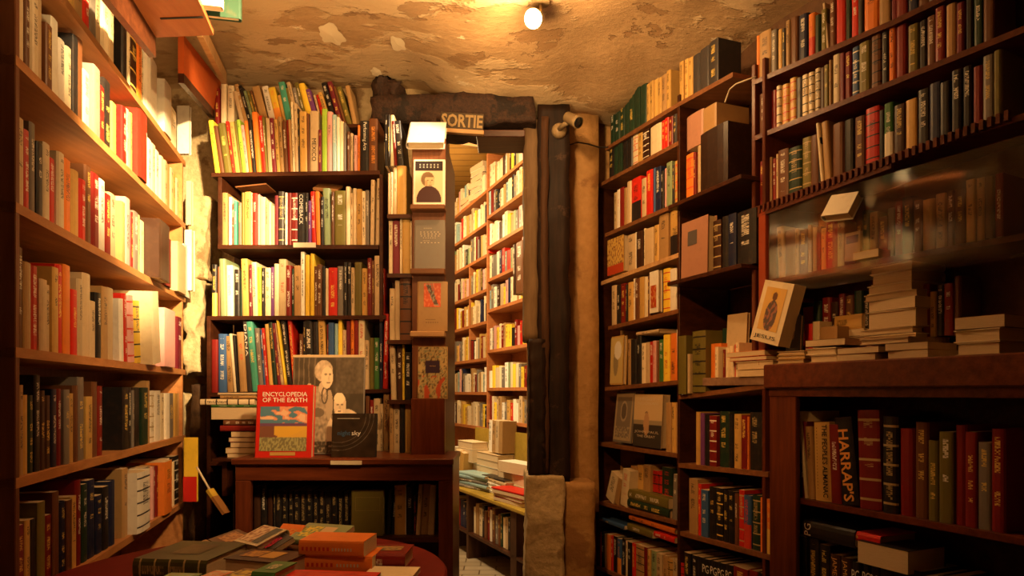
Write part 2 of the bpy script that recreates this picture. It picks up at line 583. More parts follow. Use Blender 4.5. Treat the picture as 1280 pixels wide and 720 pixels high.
def book_geo(w, h, d, hard, rnd):
    """cover (profile extruded along the height, with UVs for the spine) and page block, local: x thickness, y depth from the spine, z height"""
    t = min(0.0025 if hard else 0.0008, w * 0.18)
    r = min(0.006, w * 0.35) * (1 if hard else rnd)
    O = [(0, d), (0, r * 1.1), (w * 0.12, r * 0.35), (w * 0.32, 0.0), (w * 0.68, 0.0), (w * 0.88, r * 0.35), (w, r * 1.1), (w, d)]
    I = [(t, d), (t, r * 1.1 + t), (w * 0.12 + t * .6, r * 0.35 + t), (w * 0.32, t), (w * 0.68, t), (w * 0.88 - t * .6, r * 0.35 + t), (w - t, r * 1.1 + t), (w - t, d)]
    n = len(O)
    v = [(x, y, 0) for x, y in O] + [(x, y, h) for x, y in O] + [(x, y, 0) for x, y in I] + [(x, y, h) for x, y in I]
    f, uv = [], []
    none = [(-1, -1)] * 4
    for i in range(n - 1):
        f.append((i, i + 1, n + i + 1, n + i)[::1])
        u0, u1 = O[i][0] / w, O[i + 1][0] / w
        uv.append([(u0, 0), (u1, 0), (u1, 1), (u0, 1)] if 0 < i < n - 2 else none)
        f.append((2 * n + i + 1, 2 * n + i, 3 * n + i, 3 * n + i + 1)); uv.append(none)
        f.append((n + i, n + i + 1, 3 * n + i + 1, 3 * n + i)); uv.append(none)
        f.append((i + 1, i, 2 * n + i, 2 * n + i + 1)); uv.append(none)
    f.append((0, n, 3 * n, 2 * n)); uv.append(none)
    f.append((n - 1, 3 * n - 1, 4 * n - 1, 2 * n - 1)); uv.append(none)
    o = 0.0035 if hard else 0.0004
    px0, px1, py0, py1, pz0, pz1 = t + .0002, w - t - .0002, r + t + .001, d - o, o, h - o
    pv = [(px0, py0, pz0), (px1, py0, pz0), (px1, py1, pz0), (px0, py1, pz0), (px0, py0, pz1), (px1, py0, pz1), (px1, py1, pz1), (px0, py1, pz1)]
    pf = [(0, 3, 2, 1), (4, 5, 6, 7), (0, 1, 5, 4), (1, 2, 6, 5), (2, 3, 7, 6), (3, 0, 4, 7)]
    # v runs across the thickness so that the paper lines follow the sheets
    puv = [[(pv[i][1] * 5 + pv[i][2] * 5, pv[i][0] * 20) for i in q] for q in pf]
    return v, f, uv, pv, pf, puv


def mesh_of(name, v, f, uv, mat, col=None, ink=None):
    me = bpy.data.meshes.new(name)
    me.from_pydata(v, [], f)
    me.materials.append(mat)
    l = me.uv_layers.new(name='uv')
    flat = [c for q in uv for p in q for c in p]
    l.data.foreach_set('uv', flat)
    if col is not None:
        for nm, cc in (('col', col), ('ink', ink)):
            a = me.color_attributes.new(nm, 'FLOAT_COLOR', 'CORNER')
            a.data.foreach_set('color', [x for q, c in zip(f, cc) for _ in q for x in c])
    me.update()
    return me


STYLE = {'': 0.0, '-': 0.0, 't': 0.4, 'b': 0.7, 'h': 0.95}


def add_book(M, w, h, d, code, row, hard=None, area=None, force=False, label=None, name='book', extra=None):
    """code: colour[.ink[style]]"""
    p = code.split('.')
    ink, st = 'k', ''
    if len(p) > 1:
        ink = p[1][0]
        st = p[1][1:] or 't'
    elif random.random() < 0.65:
        st = 't'
        ink = 'k' if sum(C[p[0]]) > 0.75 else random.choice('wyyw')
    rec = dict(M=M, w=w, h=h, d=d, c=p[0], ink=ink, st=st, row=row, hard=(random.random() < .45 if hard is None else hard), force=force,
               label=label, name=name, extra=extra, seed=random.random())
    ctr = M @ Vector((w / 2, 0, h / 2))
    Y = max(ctr.y, 0.3)
    if area is None:
        area = w * h * (F / Y) ** 2
    px = 640 + ctr.x / Y * F
    py = HOR - (ctr.z - EYE) / Y * F
    rec['area'] = area if (162 < px < 1118 and -10 < py < 735) else 0.0
    BOOKS.append(rec)
    return rec


def spine_text(wd):
    tx, a, b_ = (wd.split(',') + ['.1', '.9'])[:3]
    a, b_ = float(a), float(b_)

    def fn(root, b):
        R = b['M'] @ Matrix.Translation((b['w'] * .25, -.0008, b['h'] * b_)) @ Matrix.Rotation(PI / 2, 4, 'Y')
        mt = {'w': M_INKW, 'k': M_INKK, 'y': M_INKG, 'g': M_INKG, 'r': M_INKR, 'o': M_INKO}[b['ink']]
        text(tx.replace('_', ' '), R, b['h'] * (b_ - a), b['w'] * .5, mt, root)
    return fn


def row(pl, board, x0, toks, name, setback=0.008, h0=None, inview=True, depth=None, drop=0.0):
    """standing books along a shelf; board = (px,py,px,py) top edge of the board, or a height above the eye"""
    if isinstance(board, (int, float)):
        zb = lambda px: EYE + board
    else:
        xa, ya, xb, yb = board
        za, zz, ta, tb = pl.z(xa, ya), pl.z(xb, yb), pl.t(xa), pl.t(xb)
        zb = lambda px: za + (zz - za) * (pl.t(px) - ta) / (tb - ta)
    x = x0
    k = 0
    for tok in toks.split():
        q = tok.split(':')
        wpx = float(q[1])
        if q[0] == '_':
            x += wpx
            continue
        t0, t1 = pl.t(x), pl.t(x + wpx)
        w = (t1 - t0)
        z = zb(x + wpx / 2) + 0.0005
        top = q[2] if len(q) > 2 and q[2] else None
        lean = float(q[3]) if len(q) > 3 and q[3] else 0.0
        out = float(q[4]) if len(q) > 4 else 0.0
        Y = pl.Y(x + wpx / 2)
        if top is None:
            h = (h0 or 0.2) * random.uniform(0.88, 1.04)
        elif float(top) < 2:
            h = float(top)
        else:
            h = EYE + (HOR - float(top)) / F * Y - z
        h = max(0.06, h)
        ang = 0.0
        if lean:
            ang = math.atan2(lean / F * Y, h)
            h = h / math.cos(ang)
        wc = w * math.cos(ang) * 0.97
        wd = None
        if '!' in q[0]:
            q[0], wd = q[0].split('!')
        d = depth or min(0.19, max(0.105, h * random.uniform(0.62, 0.72)))
        M = pl.M(t0 + (w - wc / max(0.2, math.cos(ang))) * 0.5, setback - out + random.uniform(0, 0.008), z)
        if ang > 0:
            M = M @ Matrix.Translation((wc / math.cos(ang), 0, 0)) @ Matrix.Rotation(ang, 4, 'Y') @ Matrix.Translation((-wc, 0, 0))
        else:
            M = M @ Matrix.Rotation(ang, 4, 'Y')
        r = add_book(M, wc, h, d, q[0], name)
        if not inview:
            r['area'] = 0.0
        if wd:
            r.update(st='', force=True, extra=spine_text(wd))
        k += 1
        r['idx'] = k
        x += wpx
    return x


def rand_toks(n, pal, w=(4, 8), h=(0.15, 0.2), lean=0.0):
    s = []
    for _ in range(n):
        s.append(f"{random.choice(pal)}:{random.uniform(*w):.1f}:{random.uniform(*h):.3f}:{lean if lean else ''}")
    return ' '.join(s)


def flat(pl, x0, x1, yt, yb, code, side='p', inn=0.0, depth=0.19, name='book', rowname='', label=None, rot=0.0, force=False, z=None):
    """one lying book, between picture x0..x1, top row yt, bottom row yb; side: p pages, s spine towards the viewer"""
    q = pl.off(inn)
    t0, t1 = q.t(x0), q.t(x1)
    xm = (x0 + x1) / 2
    zb, zt = q.z(xm, yb), q.z(xm, yt)
    th = zt - zb
    if z is not None:
        zb = z
    L = t1 - t0
    R = Matrix.Translation((L / 2, 0, 0)) @ Matrix.Rotation(rot, 4, 'Z') @ Matrix.Translation((-L / 2, 0, 0))
    B = q.M(t0, 0, zb) @ R
    A = Matrix.Identity(4)
    if side == 's':
        A.col[0][:3] = (0, 0, 1); A.col[1][:3] = (0, 1, 0); A.col[2][:3] = (-1, 0, 0); A.translation = (L, 0, 0)
    else:
        A.col[0][:3] = (0, 0, 1); A.col[1][:3] = (0, -1, 0); A.col[2][:3] = (1, 0, 0); A.translation = (0, depth, 0)
    return add_book(B @ A, th * 0.985, L, depth, code, rowname, area=(x1 - x0) * (yb - yt), label=label, name=name, force=force)


def face(pl, x0, x1, yt, yb, code, thick=0.025, inn=0.0, back=8.0, label=None, name='book', art=None, hard=True, rowname='', yaw=0.0, roll=0.0):
    """a book shown cover outwards, its bottom edge at (x0..x1, yb); leans back by `back` degrees"""
    q = pl.off(inn)
    t0, t1 = q.t(x0), q.t(x1)
    xm = (x0 + x1) / 2
    zb, zt = q.z(xm, yb), q.z(xm, yt)
    a = math.radians(back)
    L, H = t1 - t0, (zt - zb) / math.cos(a)
    B = q.M(t0, 0, zb) @ Matrix.Translation((L / 2, 0, 0)) @ Matrix.Rotation(yaw, 4, 'Z') @ Matrix.Rotation(roll, 4, 'Y') @ Matrix.Translation((-L / 2, 0, 0)) @ Matrix.Rotation(-a, 4, 'X')
    A = Matrix.Identity(4)
    A.col[0][:3] = (0, -1, 0); A.col[1][:3] = (1, 0, 0); A.translation = (0, thick, 0)
    rec = add_book(B @ A, thick, H, L, code, rowname, hard=hard, area=(x1 - x0) * (yb - yt), label=label, name=name, force=True)
    rec['face'] = (B, L, H)
    rec['art'] = art
    return rec


ORD = ['', 'first', 'second', 'third', 'fourth', 'fifth', 'sixth', 'seventh', 'eighth', 'ninth', 'tenth', 'eleventh', 'twelfth', 'thirteenth', 'fourteenth',
       'fifteenth', 'sixteenth', 'seventeenth', 'eighteenth', 'nineteenth', 'twentieth']


def ordw(n):
    if n <= 20: return ORD[n]
    t, u = divmod(n, 10)
    tens = {2: 'twenty', 3: 'thirty', 4: 'forty', 5: 'fifty'}[t]
    return f'{tens}-{ORD[u]}' if u else {2: 'twentieth', 3: 'thirtieth', 4: 'fortieth', 5: 'fiftieth'}[t]


N_SINGLE = 325


def emit_books():
    order = sorted(range(len(BOOKS)), key=lambda i: (-BOOKS[i]['force'], -BOOKS[i]['area']))
    single = set(order[:N_SINGLE])
    single = {i for i in single if BOOKS[i]['area'] > 0 or BOOKS[i]['force']}
    used = {}
    rows = {}
    for b in BOOKS:
        rows.setdefault(b['row'], []).append(b)
    for rn, bs in rows.items():
        for k, b in enumerate(bs):
            b['prev'] = bs[k - 1] if k else None
            b['next'] = bs[k + 1] if k + 1 < len(bs) else None
            b['n'] = k + 1

    def desc(b):
        if b['label']:
            return b['label'], None
        c = CN[b['c']]
        sz = 'thick ' if b['w'] > .042 else ('thin ' if b['w'] < .016 else '')
        pn = CN[b['prev']['c']] if b['prev'] else None
        nn = CN[b['next']['c']] if b['next'] else None
        if pn and nn:
            near = f'between {pn} and {nn} ones' if pn != nn else f'between two {pn} ones'
        else:
            near = f'beside a {pn or nn or c} one'
        an = lambda w_: ('an ' if w_[0] in 'aeiou' else 'a ') + w_
        if any(k_ in b['row'] for k_ in ('stack', 'dark pair under', 'lying')):
            near = (f'lying on {an(pn)} one' if pn else f'lying under {an(nn)} one' if nn else 'lying flat')
            if pn and nn: near = f'lying between {pn} below and {nn} above'
        elif not (pn and nn):
            near = f'beside {an(pn or nn or c)} one'
        short = f"{sz}{c} book {near}, {b['row']}"
        long = f"{c} book, {ordw(b['n'])} along {b['row']}, {near}"
        return short, long
    cnt = {}
    for i in single:
        s, l = desc(BOOKS[i])
        cnt[s] = cnt.get(s, 0) + 1
    SV, SF, SUV, SC, SI = [], [], [], [], []
    PV, PF, PUV = [], [], []
    for i, b in enumerate(BOOKS):
        jc = C[b['c']]
        j = random.uniform(0.85, 1.12)
        col = tuple(min(.9, x * j) for x in jc) + (STYLE[b['st']],)
        ink = INK[b['ink']] + (b['seed'],)
        v, f, uv, pv, pf, puv = book_geo(b['w'], b['h'], b['d'], b['hard'], 0.5)
        M = b['M']
        if i in single:
            s, l = desc(b)
            lab = l if (cnt[s] > 1 and l) else s
            if len(lab.split()) > 16:
                lab = lab.replace(' book between', ' one between').replace(' ones', '').replace(' bookcase', ' case')
            if len(lab.split()) > 16:
                lab = ' '.join(lab.split(', between')[0].split(', beside')[0].split()[:16])
            root = empty(b['name'], mw=M)
            PW[root.name] = M
            tag(root, lab, 'book', ('books ' + b['row']) if b['row'] not in ('x', '') else None if b['row'] == '' or 'box-like' in lab else 'books on the overhead plank shelf')
            o = bpy.data.objects.new('cover', mesh_of('cover', v, f, uv, M_COVER, [col] * len(f), [ink] * len(f)))
            COL.objects.link(o); o.parent = root
            o2 = bpy.data.objects.new('page_block', mesh_of('page_block', pv, pf, puv, M_PAGES))
            COL.objects.link(o2); o2.parent = root
            PW[o.name] = M
            if b.get('art'):
                b['art'](o, *b['face'])
            if b.get('extra'):
                b['extra'](o, b)
        else:
            k = len(SV)
            SV += [tuple(M @ Vector(p)) for p in v]
            SF += [tuple(k + x for x in q) for q in f]
            SUV += uv; SC += [col] * len(f); SI += [ink] * len(f)
            k = len(SV)
            SV += [tuple(M @ Vector(p)) for p in pv]
            SF += [tuple(k + x for x in q) for q in pf]
            SUV += puv; SC += [col] * len(pf); SI += [ink] * len(pf)
            PF += list(range(len(SF) - len(pf), len(SF)))
    me = mesh_of('books', SV, SF, SUV, M_COVER, SC, SI)
    me.materials.append(M_PAGES)
    for k in PF:
        me.polygons[k].material_index = 1
    o = bpy.data.objects.new('books', me)
    COL.objects.link(o)
    tag(o, 'many smaller and more distant books packed along all the shelves', 'books', kind='stuff')
    for o_ in bpy.data.objects:
        if len(str(o_.get('label', '')).split()) > 16: print('LONG', o_['label'])
    print('books', len(BOOKS), 'single', len(single))


def panel(root, B, L, H, u0, u1, v0, v1, fn, nx=40, ny=50, name='cover_picture', lift=0.0012):
    """a printed picture on a cover: B local frame (x along, y into, z up)"""
    vs, cs, fs = [], [], []
    for j in range(ny + 1):
        for i in range(nx + 1):
            u, v = i / nx, j / ny
            vs.append(B @ Vector(((u0 + (u1 - u0) * u) * L, -lift, (v0 + (v1 - v0) * v) * H)))
            cs.append(fn(u, v))
    n = nx + 1
    for j in range(ny):
        for i in range(nx):
            fs.append((j * n + i, j * n + i + 1, (j + 1) * n + i + 1, (j + 1) * n + i))
    me = bpy.data.meshes.new(name)
    me.from_pydata([tuple(p) for p in vs], [], fs)
    a = me.color_attributes.new('col', 'FLOAT_COLOR', 'POINT')
    a.data.foreach_set('color', [x for c in cs for x in (c[0], c[1], c[2], 1.0)])
    me.materials.append(M_PRINT)
    o = bpy.data.objects.new(name, me)
    COL.objects.link(o)
    bpy_parent(o, root)
    return o


_txt_cache = {}


def text(s, M, w, h, mat, parent, name='lettering', bold=0.0, extr=0.0006, keep=False):
    """lettering fitted into a w x h box, its lower left corner at M's origin, reading along local x, rising along local z, facing -y"""
    cu = bpy.data.curves.new('t', 'FONT')
    cu.body = s
    cu.offset = bold
    cu.resolution_u = 2
    ob = bpy.data.objects.new('t', cu)
    COL.objects.link(ob)
    dg = bpy.context.evaluated_depsgraph_get()
    me = bpy.data.meshes.new_from_object(ob.evaluated_get(dg))
    bpy.data.objects.remove(ob)
    xs = [v.co.x for v in me.vertices]; ys = [v.co.y for v in me.vertices]
    x0, x1, y0, y1 = min(xs), max(xs), min(ys), max(ys)
    for v in me.vertices:
        v.co = Vector(((v.co.x - x0) / (x1 - x0) * w, -extr, (v.co.y - y0) / (y1 - y0) * h))
    me.materials.clear()
    me.materials.append(mat)
    me.transform(M)
    me.name = name
    o = bpy.data.objects.new(name, me)
    COL.objects.link(o)
    bpy_parent(o, parent)
    return o


# @@SETTING@@
# ------------------------------------------------------------------ planes of the furniture
LEFT = Plane(-1.235, 2.2, -0.2333, 1.0)
BACK = Plane(0, 2.9, 1, 0)
R1 = Plane(0.408, 3.3, 0.394, -1.0)
p940 = R1.P(R1.t(940))
R3 = Plane(p940.x, p940.y, 0.56, -1.0)
NEXT = Plane(0.087, 4.95, 0.394, -1.0)
DESK = Plane(0, 2.55, 1, 0)
TOWER = Plane(0, 2.72, 1, 0)


def struct(o):
    o['kind'] = 'structure'
    return o


def grid_surface(name, mat, x0, x1, y0, y1, nx, ny, fn):
    v, f = [], []
    for j in range(ny + 1):
        for i in range(nx + 1):
            x, y = x0 + (x1 - x0) * i / nx, y0 + (y1 - y0) * j / ny
            v.append((x, y, fn(x, y)))
    n = nx + 1
    for j in range(ny):
        for i in range(nx):
            f.append((j * n + i, (j + 1) * n + i, (j + 1) * n + i + 1, j * n + i + 1))
    return struct(link(name, v, f, mat, smooth=True))


def ceil_z(x, y):
    z = EYE + 1.44 + 0.035 * noise.noise(Vector((x * 1.3, y * 1.8, 0))) + 0.012 * noise.noise(Vector((x * 6, y * 6, 3)))
    sm = lambda a, b, v: (lambda q: q * q * (3 - 2 * q))(min(1, max(0, (v - a) / (b - a))))
    z -= 0.15 * sm(-.5, -.12, x) * sm(2.5, 3.15, y) * (1 + .25 * noise.noise(Vector((x * 5, y * 5, 1))))
    s = max(0.0, x - 0.55)
    z -= 0.10 * min(s, 1.2)
    return z


struct(MB().box(-4, 4, -2.2, 8.2, -0.1, 0.0).build('floor', M_FLOOR))
grid_surface('ceiling', M_PLASTER, -2.6, 2.6, -2.1, 3.3, 130, 135, ceil_z)
for k, (cx, cy, r0, sd) in enumerate(((415, 43, .05, 3), (497, 52, .035, 8), (470, 88, .022, 12))):
    Yc = 1.44 * F / (HOR - cy)
    Xc = (cx - 640) / F * Yc
    vs = [(Xc, Yc, ceil_z(Xc, Yc) - .006)]
    for q_ in range(28):
        a_ = 2 * PI * q_ / 28
        rr = r0 * (1 + .55 * noise.noise(Vector((math.cos(a_) * 1.6, math.sin(a_) * 1.6, sd))))
        x_, y_ = Xc + rr * math.cos(a_), Yc + rr * 1.5 * math.sin(a_)
        vs.append((x_, y_, ceil_z(x_, y_) - .0035))
    struct(link('ceiling_plaster_patch', vs, [(0, 1 + (q_ + 1) % 28, 1 + q_) for q_ in range(28)], plain('bare_cream_plaster', (.86, .74, .52), .8)))
struct(MB().box(-4, 4, 3.28, 8.2, EYE + 2.1, EYE + 2.2).build('ceiling_next_room', M_PLANKS))
struct(MB().box(-2.6, 2.6, -2.1, -2.0, 0, EYE + 1.6).build('wall_rear', M_WALL))
# the back wall with the doorway
XL, XR = -0.315, 0.075
struct(MB().box(-2.6, XL, 3.22, 3.42, 0, EYE + 1.6).build('wall_back', M_STONE))
struct(MB().box(XL, XR, 3.22, 3.42, EYE + 1.28, EYE + 2.15).box(-2.6, XL, 3.22, 3.42, EYE + 1.6, EYE + 2.15).box(XR, 2.6, 3.25, 3.42, EYE + 1.6, EYE + 2.15).build('wall_over_doorway', M_SOOT))
struct(MB().box(XR, 2.6, 3.33, 3.42, 0, EYE + 1.6).build('wall_back_right', M_WALL))
q = LEFT.off(0.27)
struct(MB().box(-3.6, 0.75, 0, 0.1, 0, EYE + 1.6, q.M(q.t(200))).build('wall_left', M_STONE))
q = R1.off(0.26)
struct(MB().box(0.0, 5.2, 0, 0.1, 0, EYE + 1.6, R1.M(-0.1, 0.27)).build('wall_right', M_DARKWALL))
struct(MB().box(-4, 4, 8.1, 8.2, 0, EYE + 2.2).box(-2.7, -2.6, 3.42, 8.1, 0, EYE + 2.2).build('wall_next_room_far', M_WALL))
q = NEXT.off(0.3)
struct(MB().box(-3.6, 1.6, 0, 0.1, 0, EYE + 2.2, q.M(0)).build('wall_next_room_right', M_WALL))


def rough_block(name, x0, x1, y0, y1, z0, z1, mat, amp=0.012, sc=9, seed=0, step=0.035, parent=None, taper=None):
    """a block whose skin is subdivided and roughened"""
    v, f, key = [], [], {}

    def vid(p):
        k = (round(p[0], 4), round(p[1], 4), round(p[2], 4))
        if k not in key:
            q = Vector(p)
            n = Vector((noise.noise(q * sc + Vector((seed, 0, 0))), noise.noise(q * sc + Vector((0, seed + 5, 0))), noise.noise(q * sc * .7 + Vector((0, 0, seed + 9)))))
            n2 = Vector((noise.noise(q * sc * 3.3), noise.noise(q * sc * 3.3 + Vector((7, 0, seed))), noise.noise(q * sc * 3 + Vector((0, 9, seed)))))
            q2 = q + n * amp + n2 * amp * .45
            if taper: q2 = taper(q2)
            key[k] = len(v)
            v.append(tuple(q2))
        return key[k]
    nx, ny, nz = [max(1, int(round(abs(a) / step))) for a in (x1 - x0, y1 - y0, z1 - z0)]
    X = [x0 + (x1 - x0) * i / nx for i in range(nx + 1)]
    Yv = [y0 + (y1 - y0) * i / ny for i in range(ny + 1)]
    Z = [z0 + (z1 - z0) * i / nz for i in range(nz + 1)]
    for k in range(nz):
        for i in range(nx):
            f.append((vid((X[i], y0, Z[k])), vid((X[i + 1], y0, Z[k])), vid((X[i + 1], y0, Z[k + 1])), vid((X[i], y0, Z[k + 1]))))
            f.append((vid((X[i + 1], y1, Z[k])), vid((X[i], y1, Z[k])), vid((X[i], y1, Z[k + 1])), vid((X[i + 1], y1, Z[k + 1]))))
        for j in range(ny):
            f.append((vid((x0, Yv[j + 1], Z[k])), vid((x0, Yv[j], Z[k])), vid((x0, Yv[j], Z[k + 1])), vid((x0, Yv[j + 1], Z[k + 1]))))
            f.append((vid((x1, Yv[j], Z[k])), vid((x1, Yv[j + 1], Z[k])), vid((x1, Yv[j + 1], Z[k + 1])), vid((x1, Yv[j], Z[k + 1]))))
    for i in range(nx):
        for j in range(ny):
            f.append((vid((X[i], Yv[j], z1)), vid((X[i + 1], Yv[j], z1)), vid((X[i + 1], Yv[j + 1], z1)), vid((X[i], Yv[j + 1], z1))))
            f.append((vid((X[i], Yv[j + 1], z0)), vid((X[i + 1], Yv[j + 1], z0)), vid((X[i + 1], Yv[j], z0)), vid((X[i], Yv[j], z0))))
    o = link(name, v, f, mat, smooth=True)
    if parent: bpy_parent(o, parent)
    return o


def xa(px, Y): return (px - 640) / F * Y
def za(py, Y): return EYE + (HOR - py) / F * Y


# rough limestone blocks standing proud beside the left shelves
struct(rough_block('wall_pier', xa(236, 3.1), xa(263, 3.1), 3.06, 3.3, za(350, 3.1), za(247, 3.1), M_STONE, 0.022, 13, 2, 0.02))
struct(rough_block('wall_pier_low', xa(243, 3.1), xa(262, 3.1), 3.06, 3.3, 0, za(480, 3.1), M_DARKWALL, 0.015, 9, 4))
struct(rough_block('wall_pier_middle', xa(234, 3.1), xa(256, 3.1), 3.05, 3.3, za(468, 3.1), za(352, 3.1), M_STONE, 0.028, 12, 14, 0.02))
# sooty beam over the doorway
if True:
    pass
t = empty('lintel_beam', (0, 3.15, EYE + 1.2), 'dark sooty rough timber beam over the doorway, under the plaster ceiling', 'beam')
rough_block('beam', xa(468, 3.1), xa(668, 3.1), 3.02, 3.27, za(163, 3.1), za(128, 3.1), M_SOOT, 0.022, 8, 1, 0.03, t)
rough_block('soot_patch', xa(468, 3.05), xa(500, 3.05), 3.05, 3.2, za(150, 3.05), za(97, 3.05), M_SOOT, 0.05, 11, 7, 0.02, t)
MB().box(xa(596, 3.05), xa(656, 3.05), 2.99, 3.2, za(172, 3.0), za(163, 3.0), None, .003).build('fascia_board', W_DARK, t)
# post
t = empty('timber_post', (xa(683, 3.1), 3.1, 0), 'tall charred timber post with split pale edge standing on the stone plinth', 'post')
rough_block('post_trunk', xa(672, 3.1), xa(711, 3.1), 3.06, 3.3, za(600, 3.1), za(136, 3.1), W_POST, 0.010, 7, 3, 0.03, t)
rough_block('split_edge', xa(655, 3.1), xa(672, 3.1), 3.09, 3.3, za(425, 3.1), za(150, 3.1), W_POSTL, 0.008, 10, 6, 0.03, t)
rough_block('splintered_foot', xa(661, 3.08), xa(681, 3.08), 3.03, 3.3, za(592, 3.08), za(425, 3.08), W_POST, 0.007, 22, 8, 0.02, t)
rough_block('ridge', xa(676, 3.08), xa(685, 3.08), 3.035, 3.08, za(590, 3.08), za(150, 3.08), W_POSTM, 0.006, 9, 12, 0.03, t)
tt = empty('stone_plinth', (xa(695, 3.05), 3.05, 0), 'rough pale limestone plinth carrying the timber post beside the doorway', 'plinth')
rough_block('stone_block', xa(657, 3.05), xa(704, 3.05), 3.0, 3.3, 0.0, za(594, 3.05), M_STONE, 0.012, 8, 21, 0.014, tt)
rough_block('stone_shoulder', xa(701, 3.05), xa(742, 3.05), 3.03, 3.32, 0.0, za(603, 3.05), M_WALL, 0.008, 8, 25, 0.03, tt)
# the ochre strip of wall between the post and the tall bookcase
struct(rough_block('wall_pilaster', xa(706, 3.2), xa(748, 3.2), 3.2, 3.36, za(640, 3.2), EYE + 1.5, M_WALL, 0.004, 4, 31, 0.05))

# ------------------------------------------------------------------ furniture
def case(name, label, pl, xs0, xs1, boards, depth=0.24, wood_b=W_DARK, wood_s=None, z0=0.0, ztop=None, th=0.02, uprights=(), back=True, group=None):
    """bookcase: boards = list of (px,py,px,py) front top edges or heights; uprights in px"""
    wood_s = wood_s or wood_b
    t0, t1 = pl.t(xs0), pl.t(xs1)
    M0 = pl.M(t0, 0, 0)
    root = empty(name, mw=M0)
    PW[root.name] = M0
    tag(root, label, 'bookcase', group)
    zt = ztop
    for b in boards:
        if isinstance(b, (int, float)):
            za_ = zb_ = EYE + b
            ta, tb = t0, t1
        else:
            ta, tb = pl.t(b[0]), pl.t(b[2])
            za_, zb_ = pl.z(b[0], b[1]), pl.z(b[2], b[3])
        m = MB()
        c = []
        for (tt_, zz) in ((ta, za_), (tb, zb_)):
            for inn in (0.0, depth):
                for dz in (-th, 0):
                    c.append(pl.P(tt_, inn, zz + dz))
        m.quadbox((c[0], c[4], c[6], c[2], c[1], c[5], c[7], c[3]))
        m.build('shelf', wood_b, root)
    for u in uprights:
        px, w, ya, yb = u[:4]
        tt_ = pl.t(px)
        MB().box(0, w, 0.001, depth, ya, yb, pl.M(tt_, 0, 0), 0.002).build('upright', u[4] if len(u) > 4 else wood_s, root)
    if back:
        MB().box(t0, t1, depth, depth + 0.012, z0, ztop, pl.M(0, 0, 0)).build('back_panel', wood_s, root)
    return root


# @@CASES@@
# left bookcase ------------------------------------------------------
LB = [0.99, 0.722, 0.407, 0.096, -0.185, -0.466]
case('bookcase', 'orange pine wall bookcase along the brightly lit left wall', LEFT, 20, 232, LB + [-0.85], 0.235, W_OR, W_MIDV, 0, EYE + 1.25, 0.022,
     [(228, 0.018, 0, EYE + 1.0, W_OR), (20, 0.02, 0, EYE + 1.25)])
# back bookcase ------------------------------------------------------
BB = [(264, 216, 475, 213), (272, 306, 473, 306), (262, 395, 482, 394), (262, 491, 490, 486), (262, 577, 560, 577)]
Xl, Xr = xa(264, 2.9), xa(484, 2.9)
root = case('bookcase', 'dark stained back bookcase of four crammed shelves behind the desk', BACK, 264, 486, BB, 0.24, W_DARK, W_DARK, 0, EYE + 0.97, 0.017,
            [(272, 0.016, EYE + 0.62, za(216, 2.9) - .017), (258, 0.016, 0, za(395, 2.9)), (474, 0.016, EYE + .3, EYE + 0.93)])
MB().box(xa(262, 3.0), xa(475, 3.0), 2.99, 3.15, za(156, 3.0) - .015, za(156, 3.0)).build('raised_shelf', W_DARK, root)
# right tall bookcases -----------------------------------------------
c1 = [(757, 184, 846, 129), (746, 231, 848, 176), (756, 292, 850, 251), (751, 352, 848, 316), (760, 408, 848, 386), (756, 484, 848, 475), (743, 552, 846, 567), (743, 625, 845, 651), (743, 706, 845, 748)]
case('bookcase', 'tall narrow dark bookcase standing beside the ochre wall strip', R1, 745, 848, c1[:3] + c1[4:], 0.235, W_MID, W_DARK, 0, EYE + 1.2, 0.017,
     [(745, 0.018, 0, EYE + 1.0), (846, 0.016, 0, EYE + 1.17)])
o = MB()
r = [x for x in bpy.data.objects if x.name.startswith('bookcase')][-1]
b = c1[3]
MB().quadbox([R1.P(R1.t(b[0]), 0, R1.z(b[0], b[1]) - .018), R1.P(R1.t(b[2]), 0, R1.z(b[2], b[3]) - .018), R1.P(R1.t(b[2]), .235, R1.z(b[2], b[3]) - .018), R1.P(R1.t(b[0]), .235, R1.z(b[0], b[1]) - .018),
              R1.P(R1.t(b[0]), 0, R1.z(b[0], b[1])), R1.P(R1.t(b[2]), 0, R1.z(b[2], b[3])), R1.P(R1.t(b[2]), .235, R1.z(b[2], b[3])), R1.P(R1.t(b[0]), .235, R1.z(b[0], b[1]))]).build('shelf', W_PALE, r)
r.children[-1]['label'] = 'shelf board tinted pale as if lit'  # paler wood puts the light on this board into its colour
# middle right bookcase
c2 = [(846, 129, 916, 90), (848, 494, 958, 479), (848, 579, 960, 590), (850, 664, 962, 694), (848, 748, 962, 790)]
case('bookcase', 'dark bookcase with stepped ledges between the narrow and the glazed bookcases', R1, 852, 948, c2, 0.235, W_MID, W_DARK, 0, EYE + 1.12, 0.017,
     [(952, 0.014, 0, EYE + 1.1, W_REDV)])
# glazed right bookcase
d3 = [(940, 101, 1117, 24), (940, 171, 1117, 99), (930, 264, 1117, 192), (950, 352, 1117, 320)]
RG = case('glazed_bookcase', 'reddish old bookcase with a dusty glass front above the corner cabinet', R3, 938, 1290, d3, 0.22, W_RED, W_RED, EYE - 0.05, EYE + 1.2, 0.016,
          [(939, 0.016, EYE + 0.05, EYE + 1.1, W_REDV)])


def ext_boards():
    """the boards run on to the end of the case"""
    for b in d3:
        ta, tb, te = R3.t(b[0]), R3.t(b[2]), R3.t(1290)
        z1, z2 = R3.z(b[0], b[1]), R3.z(b[2], b[3])
        MB().box(tb, te, 0, 0.22, z2 - .016, z2, R3.M()).build('shelf', W_RED, RG)


ext_boards()
